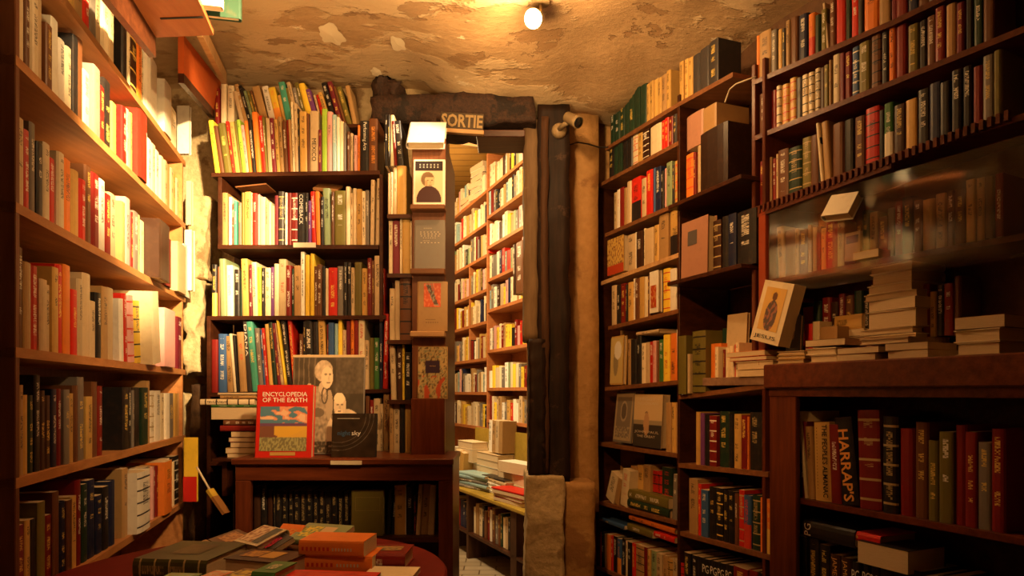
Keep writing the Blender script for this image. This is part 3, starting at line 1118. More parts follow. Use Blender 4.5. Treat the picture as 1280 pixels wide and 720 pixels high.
# moulding under the third shelf
m = MB()
for k in range(44):
    tq = R3.t(935) + (R3.t(1270) - R3.t(935)) * k / 44
    a0, a1 = R3.t(930), R3.t(1117)
    zz = R3.z(930, 264) + (R3.z(1117, 192) - R3.z(930, 264)) * (tq - a0) / (a1 - a0)
    m.box(tq, tq + .009, -0.016, -0.002, zz - .03, zz - .006, R3.M())
m.build('dentil_moulding', W_RED, RG)
b = d3[2]
zA, zB = R3.z(b[0], b[1]), R3.z(b[2], b[3])
ta, tb = R3.t(b[0]), R3.t(b[2])
MB().quadbox([R3.P(ta, -.012, zA - .042), R3.P(tb, -.012, zB - .042), R3.P(tb, 0, zB - .042), R3.P(ta, 0, zA - .042), R3.P(ta, -.012, zA - .028), R3.P(tb, -.012, zB - .028), R3.P(tb, 0, zB - .028), R3.P(ta, 0, zA - .028)]).build('cornice_strip', W_RED, RG)
# corner cabinet under it (front plane a little proud of the glazed case)
RC = Plane(xa(960, 2.17), 2.17, 0.45, -1.0)
zt = RC.z(960, 456)
M0 = RC.M(0, 0, 0)
root = empty('cabinet', mw=M0); PW[root.name] = M0
tag(root, 'open-fronted red-brown corner cabinet with a thick top carrying stacked books', 'cabinet')
te = RC.t(1300)
MB().box(-0.01, te, -0.012, 0.26, zt - .075, zt, M0, .004).build('top', W_RED, root)
MB().box(0.0, te, 0.004, 0.022, zt - .10, zt - .075, M0).build('apron', W_RED, root)
MB().box(0.0, RC.t(993), 0.006, 0.024, 0, zt - .10, M0, .002).build('stile', W_REDV, root)
MB().box(0.0, 0.018, 0.024, 0.26, 0, zt - .075, M0).build('side_panel', W_REDV, root)
MB().box(0.0, te, 0.245, 0.26, 0, zt - .075, M0).build('back_panel', W_DARK, root)
ze0 = RC.z(1060, 636)
MB().box(0.018, te, 0.026, 0.245, ze0 - .016, ze0, M0).build('shelf', W_RED, root)
ze1 = ze0 - 0.32
MB().box(0.018, te, 0.026, 0.245, ze1 - .016, ze1, M0).build('shelf', W_RED, root)

# low bookcase / desk in front of the back shelves ---------------------
zt = za(573, 2.55)
x0, x1 = xa(294, 2.55), xa(566, 2.55)
root = empty('low_bookcase', ((x0 + x1) / 2, 2.55, 0), 'low red-brown bookcase with display books standing on its top', 'bookcase')
MB().box(x0 - .01, x1 + .004, 2.535, 2.88, zt - .024, zt, None, .004).build('top', W_RED, root)
MB().box(x0, x1, 2.55, 2.568, za(601, 2.55), zt - .024, None, .002).build('apron', W_RED, root)
MB().box(x0, xa(313, 2.55), 2.55, 2.575, 0, za(601, 2.55), None, .002).build('stile', W_REDV, root)
MB().box(xa(548, 2.55), x1, 2.55, 2.575, 0, za(601, 2.55), None, .002).build('stile', W_REDV, root)
MB().box(x0, x0 + .02, 2.575, 2.86, 0, zt - .024).build('side_panel', W_REDV, root)
MB().box(x1 - .02, x1, 2.575, 2.86, 0, zt - .024).build('side_panel', W_REDV, root)
MB().box(x0 + .02, x1 - .02, 2.85, 2.86, 0, zt - .024).build('back_panel', W_DARK, root)
zs = za(672, 2.58)
MB().box(x0 + .02, x1 - .02, 2.58, 2.85, zs - .018, zs).build('shelf', W_DARK, root)
MB().box(x0 + .02, x1 - .02, 2.58, 2.85, 0.08, 0.1).build('shelf', W_DARK, root)
MB().box(xa(413, 2.53), xa(452, 2.53), 2.531, 2.5345, za(581, 2.53), za(576, 2.53)).build('shelf_label', M_CARD, root)
MB().box(xa(367, 2.9), xa(395, 2.9), 2.895, 2.8985, za(309.5, 2.9), za(303.5, 2.9)).build('shelf_label', M_CARD, [x for x in bpy.data.objects if x.name == 'bookcase.001'][0])

# tower with ledges beside the doorway ---------------------------------
root = empty('display_tower', (xa(520, 2.72), 2.72, 0), 'narrow wooden tower with ledges for face-out books beside the doorway', 'shelf')
xp0, xp1 = xa(514, 2.72), xa(556, 2.72)
MB().box(xp0, xp1, 2.745, 2.765, EYE - .26, za(172, 2.74), None, .002).build('front_panel', W_MIDV, root)
MB().box(xp0, xp1, 2.712, 2.747, EYE - .26, za(498, 2.72), None, .003).build('lower_panel', W_REDV, root)
MB().box(xa(483, 2.8), xa(489, 2.8), 2.94, 3.15, EYE - .26, za(141, 2.8)).build('side_panel', W_DARK, root)
MB().box(xp0, xp1, 2.765, 3.2, EYE - .26, za(172, 2.74)).build('core_panel', W_DARK, root)
for (yy, ya_) in ((256, 262), (336, 343), (414, 421)):
    MB().box(xp0, xp1 + .003, 2.69, 2.748, za(ya_, 2.7), za(yy, 2.7), None, .003).build('ledge', W_PALE if yy > 400 else W_MID, root)
for yy in (268, 342, 425, 500):
    MB().box(xa(484, 2.76), xp0, 2.755, 2.96, za(yy + 5, 2.76), za(yy, 2.76)).build('shelf', W_DARK, root)
MB().box(xp0 - .004, xa(566, 2.72), 2.70, 2.75, za(579, 2.72), za(572, 2.72), None, .003).build('base_moulding', W_RED, root)
MB().box(xa(484, 2.76), xp1, 2.88, 3.2, 0, EYE - .26).build('base', W_DARK, root)

# next room bookcase ---------------------------------------------------
nearz = [1.7, 1.47, 1.217, 0.943, 0.687, 0.35, 0.035, -0.23]
farz = [1.7, 1.43, 1.16, 0.87, 0.6, 0.29, 0.0, -0.3]
case('bookcase', 'long pine bookcase in the bright room beyond the doorway, nearer section', NEXT, 608, 700, nearz, 0.22, W_NEXT, W_NEXT, 0, EYE + 2.05, 0.025,
     [(608, 0.025, 0, EYE + 2.0)])
case('bookcase', 'long pine bookcase in the bright room beyond the doorway, farther section', NEXT, 540, 607.5, farz, 0.22, W_NEXT, W_NEXT, 0, EYE + 1.95, 0.025,
     [(586, 0.02, EYE + 0.29, EYE + 1.16)])
# olive bench with stacks
BN = Plane(0.0745, 4.22, 0.46, -1.0)
tb0, tb1 = BN.t(552), BN.t(660)
zt = BN.z(655, 637)
M0 = BN.M(0, 0, 0)
root = empty('display_bench', mw=M0); PW[root.name] = M0
tag(root, 'olive-topped low bench with books beneath it in the next room', 'bench')
MB().box(tb0, tb1, -.02, 0.30, zt - .035, zt, M0, .01).build('bench_top', W_OLIVE, root)
MB().box(tb0, tb1, 0.0, 0.28, zt - .34, zt - .32, M0).build('shelf', W_DARK, root)
for px in (560, 583, 638):
    tq = BN.t(px)
    MB().box(tq, tq + (.09 if px > 600 else .04), 0.0, 0.28, 0, zt - .035, M0).build('leg_panel', W_POSTM, root)
MB().box(tb0, tb1, 0.27, 0.285, 0, zt - .035, M0).build('back_panel', W_DARK, root)
MB().box(tb0, tb1 + .5, 0.30, 0.325, zt - .03, EYE - .3, M0).build('backboard', W_OLIVE, root)

# red round table ------------------------------------------------------
TC = Vector((-0.64, 1.66)); TR = 0.48; ZT = EYE - 0.446
t = empty('round_table', (TC.x, TC.y, 0), 'round table covered in dark red, heaped with loose books', 'table')
PWt = Matrix.Translation((TC.x, TC.y, 0))
MB().lathe([(TR - .01, ZT - .03), (TR, ZT - .024), (TR, ZT - .006), (TR - .006, ZT)], PWt, 64).build('tabletop', M_REDTOP, t, False)
MB().lathe([(.05, .04), (.035, .1), (.04, ZT - .1), (.09, ZT - .03)], PWt, 20).build('pedestal', W_DARK, t, True)
MB().lathe([(.24, 0.0), (.22, .03), (.06, .045)], PWt, 24).build('foot', W_DARK, t, True)

# @@BOOKROWS@@
# ------------------------------------------------------------------ books: left wall
PB = 'cr bg wh tn og rd dr br bk gy ou cr bg wh bg cr'.split()
PD = 'dr br bk db tn og mr dk ol br dr bk nv gy'.split()
PN = 'cr wh cr bg og wh cr cr rd tn gy bk bg lb cr wh tn dr nv sg pk db cr gy og ye'.split()
nm = ['on the top left-wall shelf', 'on the second left-wall shelf', 'on the third left-wall shelf', 'on the fourth left-wall shelf', 'on the fifth left-wall shelf', 'on the lowest left-wall shelf']
row(LEFT, LB[0], 158, "bk:6:.27 cr:3:.22 db.yb:9:.26 ou:6:.21 cr:4:.20 wh.k-:16:.225 _:2:0 wh.k-:9:.20::.02 _:2:0 cr:10:.16", nm[0])
row(LEFT, LB[1], 158, "dr:6:.19 cr:4:.2 og:3:.2 rd:11:.225::.02 gy:3:.2 wh:5:.2 wh:5:.19 cr:5:.19 wh:5:.185 cr:4:.18 bg:4:.18 tn:4:.18 bg:4:.18 og:4:.175 bg:3:.17", nm[1])
row(LEFT, LB[2], 158, "tn:5:.2 pk.k:6:.225 dr:3:.19 gy:6:.2 sg:3:.2 cr.g:6:.19 db:14:.21::.045 cr:3:.18 dr:8:.185::.02 cr:5:.18 bg.k-:11:.2::.03 wh.k-:8:.22::.02", nm[2])
row(LEFT, LB[3], 158, "wh:4:.2:-3 rd:5:.22:-6 pk.rb:7:.22:-7 ye.kb:8:.21:-7 cr.k-:10:.25:-12:.04 cr.k-:8:.21:-6 pk.k-:14:.22::.03 sg:4:.21 og:4:.2 mr.w:7:.215::.01", nm[3])
row(LEFT, LB[4], 158, "bk:8:.2 bk:4:.2 gy:2:.19 bk:10:.2 dk:8:.2 tn:3:.225 wh.gb:6:.19 wh.kt:7:.19 cr:5:.18 wh:5:.18 gy:7:.18 og:4:.18 tn:4:.18 cr:4:.175", nm[4])
row(LEFT, LB[5], 158, "tn:7:.22 wh.kb:17:.2::.03 gy:8:.2 tn:4:.2 pk:3:.19 mr:3:.19 dr:2:.19 ou:10:.2::.02 wh:6:.2 cr:4:.18 bk.wb:10:.2", nm[5])
for k, z in enumerate(LB):
    x = 24
    row(LEFT, z, 30, rand_toks(15, PB if k < 4 else PD, (6, 10), (.16, .23)), 'beyond ' + str(k), inview=False)

# ------------------------------------------------------------------ books: back bookcase
B0 = Plane(0, 3.0, 1, 0)
rn = ['on the loose top row of the back bookcase', 'on the first back bookcase shelf', 'on the second back bookcase shelf', 'on the third back bookcase shelf', 'on the fourth back bookcase shelf', 'on the lowest back bookcase shelf']
row(B0, (260, 157, 475, 157), 268, "dr:6:110 _:1:0 cr:7:103 _:1:0 cr:8.5:106 _:9:0 bg:5:114:-10 tn.w:5.5:105:-14 bk.w:4.5:107:-14 sg:4:114:-12 ol:4:114:-12 br:3:113:-12 "
    "tn:10:108:-13 _:1:0 wh.k:8:108:-11 ye.oh:9:110:-11 og:4:119:-8 te:8:103:-11 ol:4:110:-10 bg.k:5:103:-13 gy.w:5:110:-11 ol:5:103:-13 ye:8:105:-13 pu:7:112:-13 bg:3:118:-10 rd.k:6:118:-9 og:6:116:-13 bk.w:7:103:-15 mr:7:102:-15 br:4:108:-14 ol:7:109:-14 tn:6:107:-10", rn[0], setback=0)
row(BACK, BB[0], 267, "ye.k:6:149:-9 br:6:156:-9 ol.y:9.5:153:-9 rd:4:150:-9 og.k:6:151:-8 ol:3:150:-8 lg:4.5:148:-8 pk.r:4:155:-7 ou:4:150:-6 bk.w:5:148:-6 ou:7:139:-6 rd:5:143:-5 ol:3:145:-5 bg:5:146:-4 "
    "mr.w:5:146:-4 og:5:147:-4 tn:5:144:-4 br.w:5:150:-3 dr:3:148:-3 tn:3:148:-3 cr:3:126:-3 bg:4:128:-2 bk:2:134:-2 og.k:9:138:-1 br:3:140:-1 bg.k!MEXICO,.18,.55:11:137 mr:4:161 lg:6.5:134 pk:7:138 lb.w:5:142 wh:4:145 cr:5:150 gy:3:152 _:1:0 br.w:4:163 bg.k:4:165 bk:1.5:168 pk.k:4:168 ou:3:155 bk.w!Performing_Arts,.42,.97:11.5:149 br.o:11:147", rn[1])
row(BACK, BB[1], 276, "tn:7:240 _:1:0 wh:4:245 br:3:254 te:3.5:250 _:1:0 gy:5:252 ol:4:240 og.k:8:239 cr:1.5:240 rd:6.5:241 pk:3:242 cr:6.5:245 bg:4:250 cr:4:252 bg:3.5:256 mr:4.5:243 dg.gb:8:238 bk:1.5:240 wh.k:2.5:240 dr:5:240 dr.wb:7.5:240 bk.w!COMEBACK,.4,.97:9.5:240 bk.w:4:240 pu.w:4:250 rd:6.5:238:-2 ou:5:238:-2 bk.w:4.5:245 sg:9:234:-2 br:4:239 ol:14:237 "
    "cr:6:232 bg:3:240 cr:4.5:234 og:7:235 cr:4.5:238 gy:5:237 _:1:0 bg:5:224:1 _:1:0 bg:6:222:2", rn[2])
row(BACK, BB[2], 263, "bk.yh:7:330 br:4:333 sg:8.5:323:-2 wh.b:8:331:-1 bk.w:8:336 dk:3.5:338 og:8:323:-2 mr.w:4:330 cr:7:327:-2 ye:4.5:333:-1 bk:3.5:334 cr:8:334 pu:4:333 cr:6:329 bg.r:9:323 dr:7:331 dk:3:335 tn:8.5:331 wh.k:5:314 _:1:0 ye:5:318 _:.5:0 ye:5.5:316 br:4:332 br.w:6:330 bk:4:332 cr:4:335 rd:11:334 gy.w:7.5:332 _:1:0 bk.w:4:327 bk.w:5:327 bg:4.5:334 ol:9:327 "
    "og:7:335 dr:5.5:322 br:3:325 bg.k:8.5:319 dr:5:335", rn[3])
row(BACK, BB[3], 261, "dr:10:424 bl.w:11:417 tn:9:420:-3 cr:3.5:417:-6 bk:3:419:-5 tn.rt:10:415:-4 dg.w!DIANA,.5,.95:6:401:-6 te:9:402:-8 gy.w:6:410:-6 bl:3:412:-5 rd.w:4:410:-6 og:5:405:-6 dk:6:403:-7 mr:4:404:-8 bg:5:404:-12 ye:3:396:-12 bk.w:6:396:-10 rd:6:393:-8 _:2:0 br:5:417 bk:3:402 bk.w:11:400:-2 bk:7:402:-2 og.k:9:399:-3 dr:2:405 bl:7:403 lb:5:404 "
    "ye:5:397 bg:5.5:412 mr:5:401 ou:5:395 dr:5:400 cr.r:8:397 bg:5.5:425 ol:6:422 gn.w:7:422 nv:4:400 rd:6:392:2", rn[4])
row(BACK, BB[4], 456, "br:5:495 dr:5:500 bg.k:8:498 bg:4:505 tn:8:492 rd:6:492 og:7:490 bg:5:480 bk:6:495", rn[5])
# lying stack to the left of the low bookcase
SK = Plane(0, 2.8, 1, 0)
for (a, b, yt, yb, c, s_) in ((284, 322, 567, 572, 'tn', 'p'), (282, 320, 560, 566.5, 'og', 'p'), (288, 322, 553, 559.5, 'br', 'p'), (286, 321, 547, 552.5, 'dr', 'p'), (289, 323, 539.5, 546.5, 'br', 'p'),
                              (275, 320, 532, 539, 'dr', 's'), (279, 322, 525, 531.5, 'br', 's'), (264, 324, 509, 524.5, 'ol', 'p'), (264, 322, 506.5, 508.5, 'gn', 's'), (250, 318, 499, 506, 'cr.kb', 's'),
                              (275, 320, 494, 498.5, 'tn', 's'), (272, 321, 490.5, 493.5, 'bk', 'p')):
    flat(SK, a, b, yt, yb, c, s_, rowname='in the lying stack beside the red encyclopedia')
t = empty('wall_shelf', (xa(300, 2.85), 2.85, 0), 'small dark ledge holding the lying stack beside the low bookcase', 'shelf')
MB().box(xa(268, 2.78), xa(294, 2.78), 2.76, 3.0, za(575.5, 2.8), za(572.2, 2.8)).build('ledge', W_DARK, t)
MB().box(xa(294, 2.78), xa(324, 2.78), 2.885, 2.9, za(590, 2.8), za(572.2, 2.8)).box(xa(275, 2.78), xa(281, 2.78), 2.8, 2.95, za(620, 2.8), za(575.5, 2.8)).build('bracket', W_DARK, t)

# inside the low bookcase
D2 = Plane(0, 2.62, 1, 0)
row(D2, (313, 672, 548, 672), 315, "db:9:608 bk:8:606 db:7:612 _:2:0 dg:1.5:613 " + ' '.join(['bk.gt:7.8:614'] * 12) + " dg:1.5:612 _:2:0", 'inside the low bookcase', depth=.16)
row(D2, (313, 672, 548, 672), 481, "bk:6:612:3 nv:5:620:4 og:14:607 wh:1:606 bk.w:9:609 bk.r:4:620", 'inside the low bookcase, end part', depth=.16)
row(D2, (313, 672, 548, 672), 519, "bg:5:606:4 tn:10:606:4 bg:8:607:3", 'at the end of the low bookcase', depth=.16)

# tower side books
TS = Plane(0, 2.77, 1, 0)
row(TS, (484, 268, 515, 268), 484, "bg:3.5:215 cr:3:214 bg:5:208 og:12:206", 'in the tower top bay', depth=.17)
row(TS, (484, 342, 515, 342), 485, "cr:5:275 mr:9:275 cr:3:272 og:10:272 bg:2:275", 'in the tower second bay', depth=.17)
row(TS, (484, 425, 515, 425), 486, "bg:7:360 bg:6:350 br.kb:15:347", 'in the tower third bay', depth=.17)
row(TS, (484, 500, 515, 500), 488, "bg:7:432:-2 db:7:432 ye:3:430 bk:9:440", 'in the tower fourth bay', depth=.17)
row(TS, (484, 572, 515, 572), 486, "tn:5:500 bg:8:505 bk:6:503 og:9:505", 'in the tower bottom bay', depth=.17)
row(TS, (484, 206, 515, 206), 480, "bk.w:4:141 bk:3:142 cr.w:5:142 dr:4:150:-3 bk.w:9:150:-5", 'on the tower head', depth=.17)

# ------------------------------------------------------------------ books: right bookcases
cn = ['on the narrow bookcase top', 'on the first narrow bookcase shelf', 'on the second narrow bookcase shelf', 'on the third narrow bookcase shelf', 'on the fourth narrow bookcase shelf', 'on the fifth narrow bookcase shelf',
      'on the sixth narrow bookcase shelf', 'on the seventh narrow bookcase shelf', 'on the bottom narrow bookcase shelf']
row(R1, c1[0], 760, "dk:5:.19 dk:6:.185 dk:6:.185 dk:6:.18 dk:7:.18 dk:7:.18 dk:8:.175 og:4:.165 og:5:.165 og:5:.16 og:5:.155 tn:6:.155 og:5:.16", cn[0])
row(R1, c2[0], 846, "og:5:.16 og:5:.16 og:6:.155 dg:10:.15 dg:11:.155 dg:12:.16", 'on top of the middle right bookcase')
row(R1, c1[1], 758, "bk:6:.15 dk:5:.14 dk:6:.14 bk:6:.14 bk:6:.14 cr.rb:6.5:.135 og:6:.13 db.wb:8:.13 _:1:0 cr:14:.125 rd:5:.125 rd:5:.125 dr:5:.12 dg:5:.12 dg:5:.12", cn[1])
row(R1, c1[2], 764, "bg:4:.175 wh.r:4:.18 dr:5:.18 tn:4:.17 bg:5:.19 rd.kh:12:.19 bg:7:.17 rd.yt:8:.19 bl:3:.19 nv:7:.185 bk:3:.16 pk:4:.165 sg:7:.18 bk:3:.16 og.rb:8:.17", cn[2], depth=.13)
row(R1, c1[3], 780, "bg:10:.165 wh:2.5:.165 db.wt:8:.16 cr:2:.165 bg:11:.155 og:6:.155 tn:12:.185 _:1.5:0 og.kh:15:.18", cn[3], depth=.13)
row(R1, c1[4], 762, "bg:6:.185 bk:5:.18 dr:6:.18 bk:2:.17 og:7:.175 wh:3:.185 br.w:5:.18 og:6:.18 cr:4:.175 br:3:.175 _:15:0 ye.rb:9:.18 wh:8:.17", cn[4], depth=.13)
row(R1, c1[5], 781, "tn:4:.205 bk:7:.2 bk.w:5:.21 _:1:0 cr:5:.175 bg:5:.175 rd.w:5:.175 pk.r:4:.175 br:3:.17 gn:6:.175 ye.r:8:.19 ou:9:.19 _:1:0 wh:4:.2:-2", cn[5], depth=.13)
flat(R1, 795, 823, 413, 418, 'bg', 's', 0.01, .12, rowname='lying on others, fifth narrow bookcase shelf', rot=0)
row(R1, c1[6], 829, "tn:6:.2 og:5:.2 tn:6:.2", cn[6], depth=.13)
row(R1.off(.1), c1[6], 752, "dr:6:.19 dr:5:.18 br:5:.2 wh:4:.22 wh:4:.22 br:8:.2 wh:4:.22 bg:6:.2 wh:3:.22", 'behind the face-out pair, sixth narrow bookcase shelf', depth=.1)
# seventh narrow shelf: leaning books and a small stack
row(R1, c1[7], 752, "cr.kt:11:.125:14 tn:6:.12:9", cn[7], depth=.13)
row(R1, c1[7], 772, "cr.rt:9:.165:7", 'leaning on the seventh narrow bookcase shelf', depth=.13)
flat(R1, 784, 836, 630, 641, 'dk', 's', .01, .13, rowname='in the dark pair under a thick paperback')
flat(R1, 783, 835, 617, 629.5, 'ol.wt', 's', .012, .13, rowname='in the dark pair under a thick paperback')
row(R1.off(.04), (760, 616, 845, 616), 784, "tn:8:.12 og:9:.12 tn:9:.12", 'on the dark pair, seventh narrow bookcase shelf', depth=.12)
row(R1.off(.05), c1[7], 812, "rd.kb:6:.19 rd.kb:6:.19 dk.rh:13:.21", 'in back, seventh narrow bookcase shelf', depth=.12)
row(R1, c1[7], 837, "gy.w:6:.18:3", 'at the end of the seventh narrow bookcase shelf', depth=.1)
row(R1, c1[8], 745, "rd:3:.165 bk.w:4:.17 tn:3:.16 ou:5:.165 rd:3:.16 bk.w:5:.165 bl.oh:5:.16 bk.w:5:.165 cr.k:3:.16 bk.w:5:.16 rd:5:.16 tn.kb:11:.16 dr:4:.16 og:4:.155 sg.k:7:.155 bg:7:.15 tn:7:.15 og.kb:6:.145 bg:8:.15 rd.kb:7:.145 br:5:.15", cn[8], depth=.13)
flat(R1, 745, 780, 651, 656, 'bl', 's', .01, .12, rowname='lying on top, bottom narrow bookcase shelf')
flat(R1, 784, 815, 659, 668, 'ol.w', 's', .01, .13, rowname='lying on top, bottom narrow bookcase shelf')
flat(R1, 786, 843, 652, 659, 'ou', 's', .015, .13, rowname='lying on top, bottom narrow bookcase shelf')
flat(R1, 817, 843, 668, 675, 'rd', 's', .01, .13, rowname='lying on top, bottom narrow bookcase shelf')
# middle right case
row(R1, (848, 494, 958, 479), 849, "wh:2.5:.225 ol:10:.225::.03 _:1:0 bg:3:.15::.03 ol.kb:17:.23::.02", 'on the middle right bookcase ledge', depth=.14)
M2 = R1.off(0.02)
flatz = R1.z(915, 476)
t = empty('loose_plank', R1.P(R1.t(915), .1, R1.z(915, 480)), 'grey worn plank lying over the ledge under cream paperbacks', 'plank')
MB().box(R1.t(874), R1.t(957), -.005, 0.2, R1.z(915, 482), R1.z(915, 471.5), R1.M(), .002).build('plank', W_GREY, t)
row(R1, R1.z(915, 471.5) - EYE, 883, "ou:13:.125 cr:4:.11::.02 dr:3:.1 cr:5:.105 cr:5:.11:-2 rd:3:.115 cr:4:.12", 'on the loose grey plank', depth=.14)
row(R1.off(.06), R1.z(915, 471.5) - EYE, 881, "db:18:.18 dk:16:.185", 'at the back of the loose plank', depth=.1)
for (a, b, yt, yb, c) in ((922, 968, 462, 470.5, 'og'), (920, 966, 451, 461.5, 'bg'), (912, 958, 446, 450.5, 'rd'), (908, 956, 439, 445.5, 'ou')):
    flat(R1, a, b, yt, yb, c, 'p', -.01, .14, rowname='in the small stack below the tilted icon book')
row(R1, c2[2], 866, "og:5:.2 _:1:0 pu:5:.195 bk:8:.19 dr.wb:9:.185::.005 dk.yt:13:.2 bk:5:.19 og.k:9:.19 dr:9:.185 ou:2:.18 bk.gt:15:.195 bk:4:.18 ou.wt:4:.16", 'on the middle right bookcase, upper shelf', depth=.15)
row(R1, c2[3], 858, "tn.kt:11:.21 rd:4:.195 bl.wt:9:.175 bk.yt:9:.19 bk.yb:8:.19 bk.yt:7:.185 bk.yt:8:.185 br:5:.18 rd.gb:7:.195 bl.rh:9:.18 dk.gb:11:.185 ou.rt:9:.18 ou.yh:6:.18 gy:7:.18", 'on the middle right bookcase, lower shelf', depth=.15)


def pg(root, b):
    M = b['M']
    wd = b['w']
    text('PG', M @ Matrix.Translation((wd * .08, -0.0005, b['h'] - .052)), wd * .84, .03, M_INKW, root)


def pg_row(pl, board, x0, toks, nmr, depth):
    n = len(BOOKS)
    row(pl, board, x0, toks, nmr, depth=depth)
    for r_ in BOOKS[n:]:
        if r_['c'] == 'bk' and r_['st'] == '':
            r_['extra'] = pg; r_['force'] = True; r_['hard'] = True


row(R1, c2[4], 852, "bk:8:.185 bk:7:.18 bk:7:.18", 'on the middle right bookcase, bottom shelf', depth=.14)
n0 = len(BOOKS)
row(R1, c2[4], 875, "bk.w:9.5:.18 bk.w:9.5:.18 bk.w:9.5:.18 bk.w:9:.18 dr:18:.18 dr.w:12:.18 bk:12:.18", 'on the bottom middle bookcase shelf', depth=.14)
for r_ in BOOKS[n0:n0 + 4] + [BOOKS[n0 + 5]]:
    r_['st'] = ''; r_['extra'] = pg; r_['force'] = True; r_['hard'] = True

# stepped ledges with big dark books on the middle right case
t = empty('ledge_box', R1.P(R1.t(900), 0, EYE), 'pair of dark stepped ledges jutting from the middle right bookcase', 'shelf')
for (a, b, y1, y2, dd) in ((851, 899, 258, 240, .12), (850, 905, 354, 340, .12)):
    zz = (R1.z(a, y1) + R1.z(b, y2)) / 2
    MB().box(R1.t(a), R1.t(944), -dd + .06, 0.22, zz - .016, zz, R1.M(), .002).build('ledge', W_DARK, t)
zl1 = (R1.z(851, 258) + R1.z(899, 240)) / 2
zl2 = (R1.z(850, 354) + R1.z(905, 340)) / 2
row(R1.off(-.02), zl1 - EYE, 853, "ou.rb:11:.185 dr:3:.18 bg:10:.2", 'on the upper stepped ledge', depth=.17)
add_book(R1.off(-.05).M(R1.off(-.05).t(874), 0, zl1), .15, .21, .2, 'xb.w-', 'x', hard=True, area=4000, force=True, label='big dark brown box-like volume on the upper stepped ledge')
row(R1.off(-.03), zl2 - EYE, 887, "db.gb:11:.185 bk:8:.19 nv:10:.19 bk:24:.185", 'on the lower stepped ledge', depth=.17)
row(R1, zl1 + .215 - EYE, 853, "mp.k-:22:.13 tn.k-:17:.12", 'on the big dark volume under the top board', depth=.15)

# glazed case
g = ['on the glazed bookcase top board', 'on the glazed bookcase second board', 'on the glazed bookcase third board', 'behind the dusty glass']
row(R3, d3[0], 941, "ou:5:.15 tn:15:.15 gy:7:.14 og:6:.135 dg:4:.13 tn:6:.15 br:10:.15 nv:12:.145 ou.rh:9:.135 dk:7:.12 ol:7:.13 bg:3:.15:-6 br:8:.15 rd:13:.16 dk:8:.165 rd:9:.16 dg:6:.16 ou:20:.17 tn:14:.165 mr:7:.16 " + rand_toks(11, PD, (10, 15), (.14, .17)), g[0])
row(R3, d3[1], 945, "br.wt:14:.135 dr:8:.13 cr.kb:6:.135 _:1:0 og.rb:9:.13 og.rb:9:.14 dg:8:.13 cr.kb:7:.13 cr.kb:7:.13 cr.kb:7:.135 db:6:.13 ol:6:.13 tn:3:.14 cr:10:.15 mr:6:.145 dr:9:.14 bl.wb:9:.145 ol:15:.145 br.kb:14:.15 bk:8:.15 ou:9:.155 " + rand_toks(10, PD, (10, 15), (.13, .15)), g[1])
row(R3, d3[2], 945, "dr:6:.15 tn:10:.15 dr:5:.14 bg:3:.15 br:13:.155 dk.gb:17:.145 ol.gb:11:.16 br:10:.155 bk:3:.14 cr:4:.185:-7 tn:9:.18:-5 br:15:.16 bk:13:.155 br:14:.15 rd.kb:17:.16 bk:6:.14 gn.wh:13:.15 " + rand_toks(10, PD, (10, 15), (.13, .16)), g[2])
row(R3.off(.03), d3[3], 962, "db:7:.15 tn:9:.17:-3 br:12:.15 tn:5:.15 br:12:.14 tn:5:.15 bg:5:.14 br:5:.14 og:6:.13 dr:14:.15 tn:9:.14 _:14:0 br:10:.15 dk:8:.15 tn:10:.14 br:12:.12 gy:9:.14 " + rand_toks(11, PD, (10, 15), (.13, .16)), g[3], depth=.12)
row(R3.off(.06), R3.z(1000, 430) - EYE, 965, rand_toks(22, PD, (7, 13), (.12, .16)), 'in the dim lower row of the glazed bookcase', depth=.1)

# corner cabinet, standing rows
RI = RC.off(0.03)


def harrap(root, b):
    M = b['M']
    R = M @ Matrix.Translation((b['w'] * .18, -.0006, b['h'] * .86)) @ Matrix.Rotation(PI / 2, 4, 'Y')
    text("HARRAP'S", R @ Matrix.Translation((0, 0, 0)), b['h'] * .82, b['w'] * .62, M_INKO, root, bold=0.02)


def almanac(root, b):
    M = b['M']
    R = M @ Matrix.Translation((b['w'] * .55, -.0006, b['h'] * .97)) @ Matrix.Rotation(PI / 2, 4, 'Y')
    text("THE PEOPLE'S ALMANAC", R, b['h'] * .92, b['w'] * .33, M_INKK, root, bold=0.015)
    R = M @ Matrix.Translation((b['w'] * .2, -.0006, b['h'] * .93)) @ Matrix.Rotation(PI / 2, 4, 'Y')
    for k in range(4):
        text("- - - - -", R @ Matrix.Translation((b['h'] * .2 * k, 0, 0)), b['h'] * .18, b['w'] * .03, M_INKK, root, name='cover_line')


n0 = len(BOOKS)
row(RI, ze0 - EYE, 994, "mr:9:.235 cr:4:.265:-12 tn:9:.22:-6 og:20:.235:-3 dr:13:.23:-4 bk:22:.25:-12 dr.gb:28:.275:-4 bk.gb:20:.26 " + rand_toks(8, PD, (14, 20), (.2, .26)), 'in the corner cabinet', depth=.17)
BOOKS[n0 + 3].update(extra=almanac, force=True, st='', label="thick ochre almanac volume beside the black dictionary in the corner cabinet", w=BOOKS[n0 + 3]['w'])
BOOKS[n0 + 5].update(extra=harrap, force=True, st='', label="leaning black dictionary with big orange lettering in the corner cabinet")


def pgv(root, b):
    pg(root, b)


def pgs(root, b):
    # lettering across the end of a lying spine
    M = b['M']
    A = Matrix.Identity(4)
    A.col[0][:3] = (1, 0, 0)
    R = M @ Matrix.Translation((b['w'] * .2, -.0006, b['h'] * .93)) @ Matrix.Rotation(0, 4, 'Y')
    text('PG', M @ Matrix.Translation((b['w'] * .15, -.0006, b['h'] - .032)), b['w'] * .7, .024, M_INKW, root)


